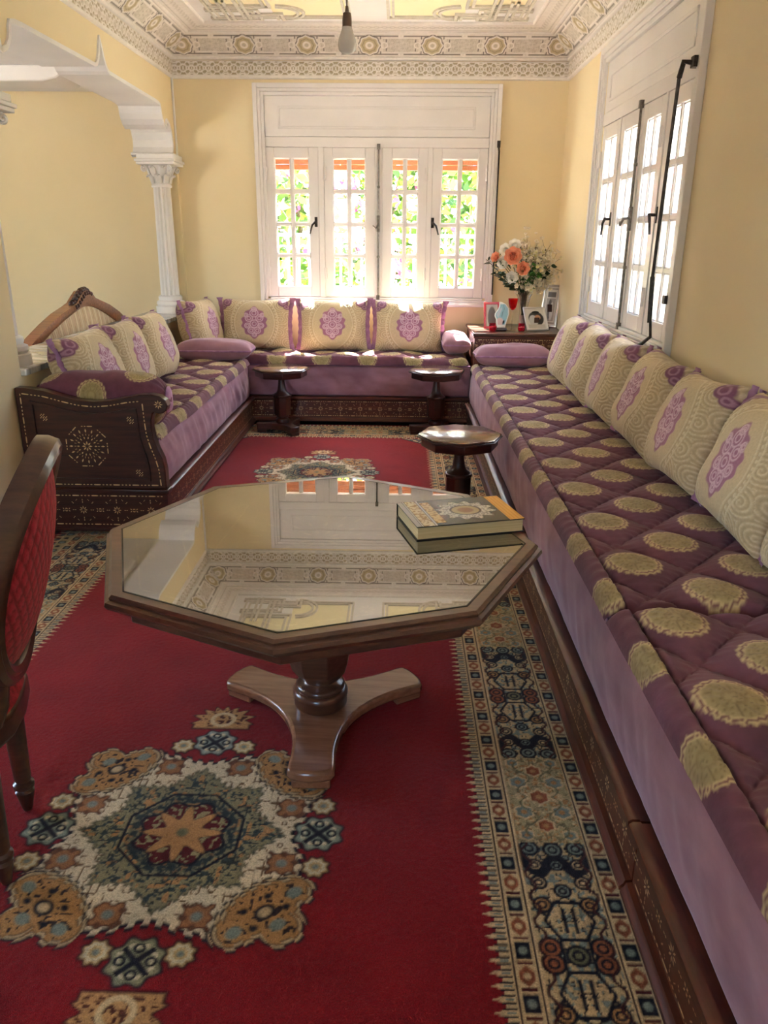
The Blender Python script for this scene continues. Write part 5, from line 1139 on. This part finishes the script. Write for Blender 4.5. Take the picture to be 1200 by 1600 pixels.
MB().prism(outl, 0.365, 0.43, 'z').build('seat_rail', M['wood_chair'], ch, bevel=0.012, seg=3)
def diamonds(A, B):
    p = (A / 0.03 + B / 0.052); q = (A / 0.03 - B / 0.052); fp = np.abs(p - np.floor(p) - 0.5) * 2; fq = np.abs(q - np.floor(q) - 0.5) * 2
    h = np.minimum(1 - fp, 1 - fq); return h
M['red_fabric'] = vmat('red_diamond_fabric', 0.75, 200, 0.2, bstr=0.4, bscale=500, sheen=0.25, sheen_tint=(1, 0.6, 0.6), spec=0.15)
def dome(nr, nt, pos, paint_amp):
    r = np.linspace(0, 1, nr); t = np.linspace(0, 2 * np.pi, nt, endpoint=False); R_, T_ = np.meshgrid(r, t, indexing='ij')
    A, B, N = pos(R_, T_); h = diamonds(A, B); C = np.zeros(A.shape + (3,)); C[...] = S(126, 22, 38); lay(C, sst(0.12, 0.4, h), S(186, 46, 66)); N = N + paint_amp * sst(0.0, 0.5, h)
    return A, B, N, C
# seat pad
oa = np.array(outl); ang = np.unwrap(np.arctan2(oa[:, 1], oa[:, 0] - 0.19)); rad = np.hypot(oa[:, 0] - 0.19, oa[:, 1]); od = np.argsort(np.mod(ang, 2 * np.pi)); an = np.mod(ang, 2 * np.pi)[od]; rd = rad[od]
def seatpos(R_, T_):
    rr = np.interp(T_, np.r_[an - 2 * np.pi, an, an + 2 * np.pi], np.r_[rd, rd, rd]) * 0.975; return 0.19 + R_ * rr * np.cos(T_), R_ * rr * np.sin(T_), 0.428 + 0.055 * (1 - R_ ** 4)
A, B, N, C = dome(40, 120, seatpos, 0.002)
place('seat_pad', np_mesh('seat_pad', np.dstack([A, B, N]).reshape(-1, 3), grid_faces(120, 40, True)[:, ::-1], M['red_fabric'], C.reshape(-1, 3)), ch)
# raked oval back
rake = math.atan2(0.125, 0.49); bc = Vector((-0.125, 0, 0.752)); ha, hb = 0.235, 0.252
eu = Vector((-math.sin(rake), 0, math.cos(rake))); en = Vector((-math.cos(rake), 0, -math.sin(rake)))        # en points to the chair's rear
def bpt(a, b, n): 
    bow = 0.03 * (a / ha) ** 2
    return bc + Vector((0, 1, 0)) * a + eu * b + en * (n - bow)
n = 72; sec = [(-0.024, -0.022), (-0.026, 0.0), (-0.022, 0.022), (-0.008, 0.03), (0.0, 0.025), (0.01, 0.03), (0.022, 0.022), (0.026, 0.0), (0.022, -0.022), (0.0, -0.028)]
vs = []; fs = []
for i in range(n):
    t = 2 * math.pi * i / n; c_, s_ = math.cos(t), math.sin(t)
    for (o, d) in sec: vs.append(tuple(bpt((ha + o) * c_, (hb + o) * s_ + (0.012 * max(0, s_) ** 12), d)))
k = len(sec)
for i in range(n):
    for j in range(k): fs.append((i * k + j, i * k + (j + 1) % k, ((i + 1) % n) * k + (j + 1) % k, ((i + 1) % n) * k + j))
MB().add(vs, fs).build('back_frame', M['wood_chair'], ch, sm=40)
for sg, nm in ((1, 'outer_back_pad'), (-1, 'back_pad')):
    def pos(R_, T_): return R_ * (ha - 0.016) * np.cos(T_), R_ * (hb - 0.016) * np.sin(T_), sg * (0.006 + (0.034 if sg > 0 else 0.045) * (1 - R_ ** 3))
    A, B, N, C = dome(44, 128, pos, 0.002 * sg)
    V = np.array([bpt(a, b, nn) for a, b, nn in zip(A.ravel(), B.ravel(), N.ravel())]); F = grid_faces(128, 44, True)
    place(nm, np_mesh(nm, V, F if sg > 0 else F[:, ::-1], M['red_fabric'], C.reshape(-1, 3)), ch)
for s_ in (-1, 1): MB().tube([(-0.01, s_ * 0.12, 0.38), (-0.05, s_ * 0.118, 0.47), tuple(bpt(s_ * 0.125, -hb * 0.84, 0.0))], [0.022, 0.02, 0.019], 10).build('back_stile', M['wood_chair'], ch, sm=60)

# ------------------------------------------------------------------ carved settee beyond the parapet, back turned to us
se = thing('settee', 'carved wooden settee with cream striped back beyond the parapet', 'settee', (0, 0, 0))
SX = -2.30
out = [(4.66, 0.32), (4.66, 0.70), (4.74, 0.78), (4.92, 0.845), (5.12, 0.905), (5.32, 0.955), (5.50, 0.985), (5.60, 1.005), (5.68, 1.045), (5.75, 1.075), (5.82, 1.08), (5.89, 1.06), (5.96, 1.015), (6.06, 0.99), (6.24, 0.945), (6.44, 0.875), (6.62, 0.79), (6.72, 0.70), (6.72, 0.32)]
def inset(p, d): return [(y + (5.69 - y) * d * 0.9, z - (0.085 if z > 0.5 else -0.06)) for y, z in p]
inn = [(4.76, 0.38), (4.76, 0.66), (4.86, 0.74), (5.02, 0.81), (5.2, 0.862), (5.4, 0.91), (5.55, 0.94), (5.64, 0.955), (5.70, 0.965), (5.76, 0.968), (5.82, 0.966), (5.88, 0.96), (5.94, 0.95), (6.02, 0.93), (6.18, 0.88), (6.36, 0.815), (6.52, 0.74), (6.62, 0.66), (6.62, 0.38)]
vs = []; fs = []; n = len(out)
for (o, i) in zip(out, inn): vs += [(SX + 0.045, *o), (SX + 0.05, (o[0] + i[0]) / 2, (o[1] + i[1]) / 2), (SX + 0.035, *i), (SX - 0.03, *i), (SX - 0.03, *o)]
for a in range(n):
    b = (a + 1) % n
    for j in range(5): fs.append((a * 5 + j, b * 5 + j, b * 5 + (j + 1) % 5, a * 5 + (j + 1) % 5))
MB().add(vs, fs).build('back_frame', M['wood_settee'], se, sm=50)
M['stripe'] = vmat('striped_cream_fabric', 0.8, 90, 0.06, bstr=0.2, bscale=300)
ny, nz_ = 240, 40; yy = np.linspace(4.745, 6.635, ny); tz = np.interp(yy, [p[0] for p in inn[1:-1]], [p[1] for p in inn[1:-1]]) + 0.01; v = np.linspace(0, 1, nz_)
Y_, V_ = np.meshgrid(yy, v); Zs = 0.37 + V_ * (tz[None, :] - 0.37); Xs = SX + 0.02 + 0.03 * np.sin(np.pi * V_.clip(0, 1)) ** 0.5 * np.sin(np.pi * (Y_ - 4.74) / 1.9) ** 0.5
C = np.zeros(Y_.shape + (3,)); C[...] = S(224, 206, 172); f = (Y_ / 0.09) % 1; lay(C, line(f - 0.5, 0.16), S(196, 166, 130)); lay(C, line(f - 0.2, 0.04) + line(f - 0.8, 0.04), S(180, 150, 120)); lay(C, line(f - 0.5, 0.1) * sst(0.5, 0.6, vnoise(Y_ * 50, Zs * 50, 3)), S(214, 186, 158))
place('upholstery', np_mesh('upholstery', np.dstack([Xs, Y_, Zs]).reshape(-1, 3), grid_faces(ny, nz_), M['stripe'], C.reshape(-1, 3)), se)
cv = MB()
for i in range(9):
    a = i / 8; y = 5.56 + 0.30 * a; z = np.interp(y, [p[0] for p in out[1:-1]], [p[1] for p in out[1:-1]]); cv.sphere((SX + 0.02, y, z + 0.006), 0.026 - 0.006 * abs(a - 0.5), 10, 6, (0.9, 1, 0.8)); cv.sphere((SX + 0.045, y + 0.015, z - 0.018), 0.016, 8, 5)
cv.build('carved_crest', M['wood_dark'], se, sm=60)
MB().box(-2.95, SX - 0.03, 4.72, 6.66, 0.30, 0.45).build('seat', M['stripe'], se, bevel=0.03, seg=3) if False else MB().box(-2.95, SX - 0.03, 4.72, 6.66, 0.28, 0.46).build('seat', M['wood_settee'], se, bevel=0.02, seg=3)
for x in (-2.90, SX - 0.02):
    for y in (4.74, 6.60): MB().lathe([(0.001, 0), (0.014, 0), (0.018, 0.02), (0.03, 0.25), (0.032, 0.33), (0.001, 0.33)], 14, (x, y, 0)).build('leg', M['wood_settee'], se, sm=40)

# ------------------------------------------------------------------ bare bulb on a cord
lb = thing('pendant_bulb', 'bare white light bulb hanging on a dark cord from the ceiling', 'light bulb', (-0.223, 3.6, ZC))
bzv = 2.153 - ZC
MB().tube([(0, 0, 0), (0.004, 0, -0.2), (-0.003, 0, -0.45), (0, 0, bzv + 0.165)], 0.0028, 6).build('cord', M['dark_metal'], lb, sm=60)
MB().tube([(0.003, 0.002, 0), (-0.006, 0, -0.25), (0.006, 0, -0.4), (0, 0, bzv + 0.165)], 0.0022, 6).build('wire', M['dark_metal'], lb, sm=60)
MB().lathe([(0.001, bzv + 0.17), (0.006, bzv + 0.17), (0.008, bzv + 0.15), (0.016, bzv + 0.145), (0.019, bzv + 0.12), (0.019, bzv + 0.095), (0.001, bzv + 0.09)], 20).build('socket', mat2('brown_socket', S(96, 76, 60), S(120, 98, 80), 0.4, 20), lb, sm=40)
MB().lathe([(0.001, bzv + 0.1), (0.018, bzv + 0.1), (0.024, bzv + 0.08), (0.034, bzv + 0.055), (0.038, bzv + 0.036), (0.034, bzv + 0.016), (0.022, bzv + 0.004), (0.001, bzv)], 28).build('bulb', mat2('opal_bulb', S(214, 208, 200), S(224, 220, 214), 0.2, 5, coat=0.3), lb, sm=60)

# ------------------------------------------------------------------ garden outside the windows
tag(MB().box(-30, 30, -30, 40, -0.5, -0.14).build('ground', M['paving']), 'pale paved ground of the sunlit garden', 'ground', kind='structure')
def hedge(label, x0, x1, y0, y1, z0, z1, n, size, flowers, seed):
    r = np.random.default_rng(seed); t = thing('hedge', label, 'hedge', ((x0 + x1) / 2, (y0 + y1) / 2, -0.14))
    c = np.stack([r.uniform(x0, x1, n), r.uniform(y0, y1, n), z0 + (z1 - z0) * r.random(n) ** 0.9], 1) - np.array([(x0 + x1) / 2, (y0 + y1) / 2, -0.14])
    c += 0.1 * r.standard_normal((n, 3)); d = r.standard_normal((n, 3)); d /= np.linalg.norm(d, axis=1)[:, None]; e = np.cross(d, r.standard_normal((n, 3))); e /= np.linalg.norm(e, axis=1)[:, None]
    s = size * r.uniform(0.6, 1.4, n)[:, None]; V = np.stack([c - d * s, c + e * s * 0.45, c + d * s, c - e * s * 0.45], 1).reshape(-1, 3)
    pal = np.array([S(70, 110, 40), S(110, 150, 56), S(168, 180, 70), S(52, 88, 40), S(196, 190, 90)] + ([S(222, 110, 170), S(236, 150, 190)] if flowers else [S(90, 130, 50)] * 2)); w_ = [0.26, 0.26, 0.18, 0.14, 0.08, 0.04, 0.04]
    patch = vnoise(c[:, 0] * 1.6 + 9, c[:, 2] * 1.6 + 4, seed); idx = r.choice(7, n, p=w_); idx = np.where((patch > 0.72) & (r.random(n) < 0.5) & flowers, 5 + r.integers(0, 2, n), idx)
    C = np.repeat(pal[idx], 4, 0); F = np.arange(n * 4).reshape(-1, 4)
    tag(place('foliage', np_mesh('foliage', V, F, M['leaf'], C, sm=False), t), kind='stuff')
    tw = MB()
    for i in range(int((x1 - x0) * 2) + 2): 
        x = r.uniform(x0, x1) - (x0 + x1) / 2; tw.tube([(x, 0, 0), (x + r.uniform(-.2, .2), r.uniform(-.2, .2), (z1 - z0) * 0.5), (x + r.uniform(-.4, .4), 0, (z1 - z0) * 0.9)], [0.04, 0.03, 0.012], 6)
    tw.build('stems', STEM, t, sm=60)
hedge('flowering green and yellow hedge seen through the end window', -3.2, 4.2, 10.6, 11.8, 0.0, 3.4, 15000, 0.09, True, 5)
hedge('green hedge above the white wall outside the side window', 6.6, 8.2, 0.0, 11.0, 0.0, 2.5, 7000, 0.11, False, 8)
tag(MB().box(3.3, 3.45, 0.0, 9.6, -0.14, 1.15).build('garden_wall', M['exterior'], bevel=0.01), 'white garden wall outside the side window', 'wall')
fe = thing('garden_fence', 'white iron fence with hoops between the end window and hedge', 'fence', (0, 9.0, -0.14))
for i in range(52):
    x = -2.6 + i * 0.115; MB().box(x - 0.012, x + 0.012, -0.012, 0.012, 0.06, 1.62).build('bar', M['iron_white'], fe)
for z in (0.06, 0.75, 1.60): MB().box(-2.7, 3.4, -0.018, 0.018, z, z + 0.035).build('rail', M['iron_white'], fe)
hoop = MB().tube([(0.057 * math.cos(a), 0, 0.057 * math.sin(a)) for a in [2 * math.pi * i / 16 for i in range(17)]], 0.008, 6).mesh('hoop', M['iron_white'], 60)
for i in range(51): place('hoop', hoop, fe, (-2.6 + (i + 0.5) * 0.115, 0, 0.95 + 0.0)); place('hoop', hoop, fe, (-2.6 + (i + 0.5) * 0.115, 0, 1.45))
tag(MB().box(-4.6, -2.75, 8.9, 9.1, -0.14, 1.45).build('garden_wall', M['exterior'], bevel=0.01), 'low white garden wall at the fence end', 'wall')
gr = thing('window_grille', 'white vertical bars outside the side window', 'window grille', (1.74, 4.835, 0))
for i in range(17):
    y = -0.88 + i * 0.11; MB().box(-0.008, 0.008, y - 0.008, y + 0.008, 0.95, 2.3).build('bar', M['iron_white'], gr)
for z in (0.95, 2.28): MB().box(-0.01, 0.01, -0.9, 0.9, z, z + 0.025).build('rail', M['iron_white'], gr)
for y in (-0.86, 0.86):
    for z in (1.0, 2.25): MB().box(-0.17, 0.0, y - 0.012, y + 0.012, z, z + 0.025).build('bracket', M['iron_white'], gr)
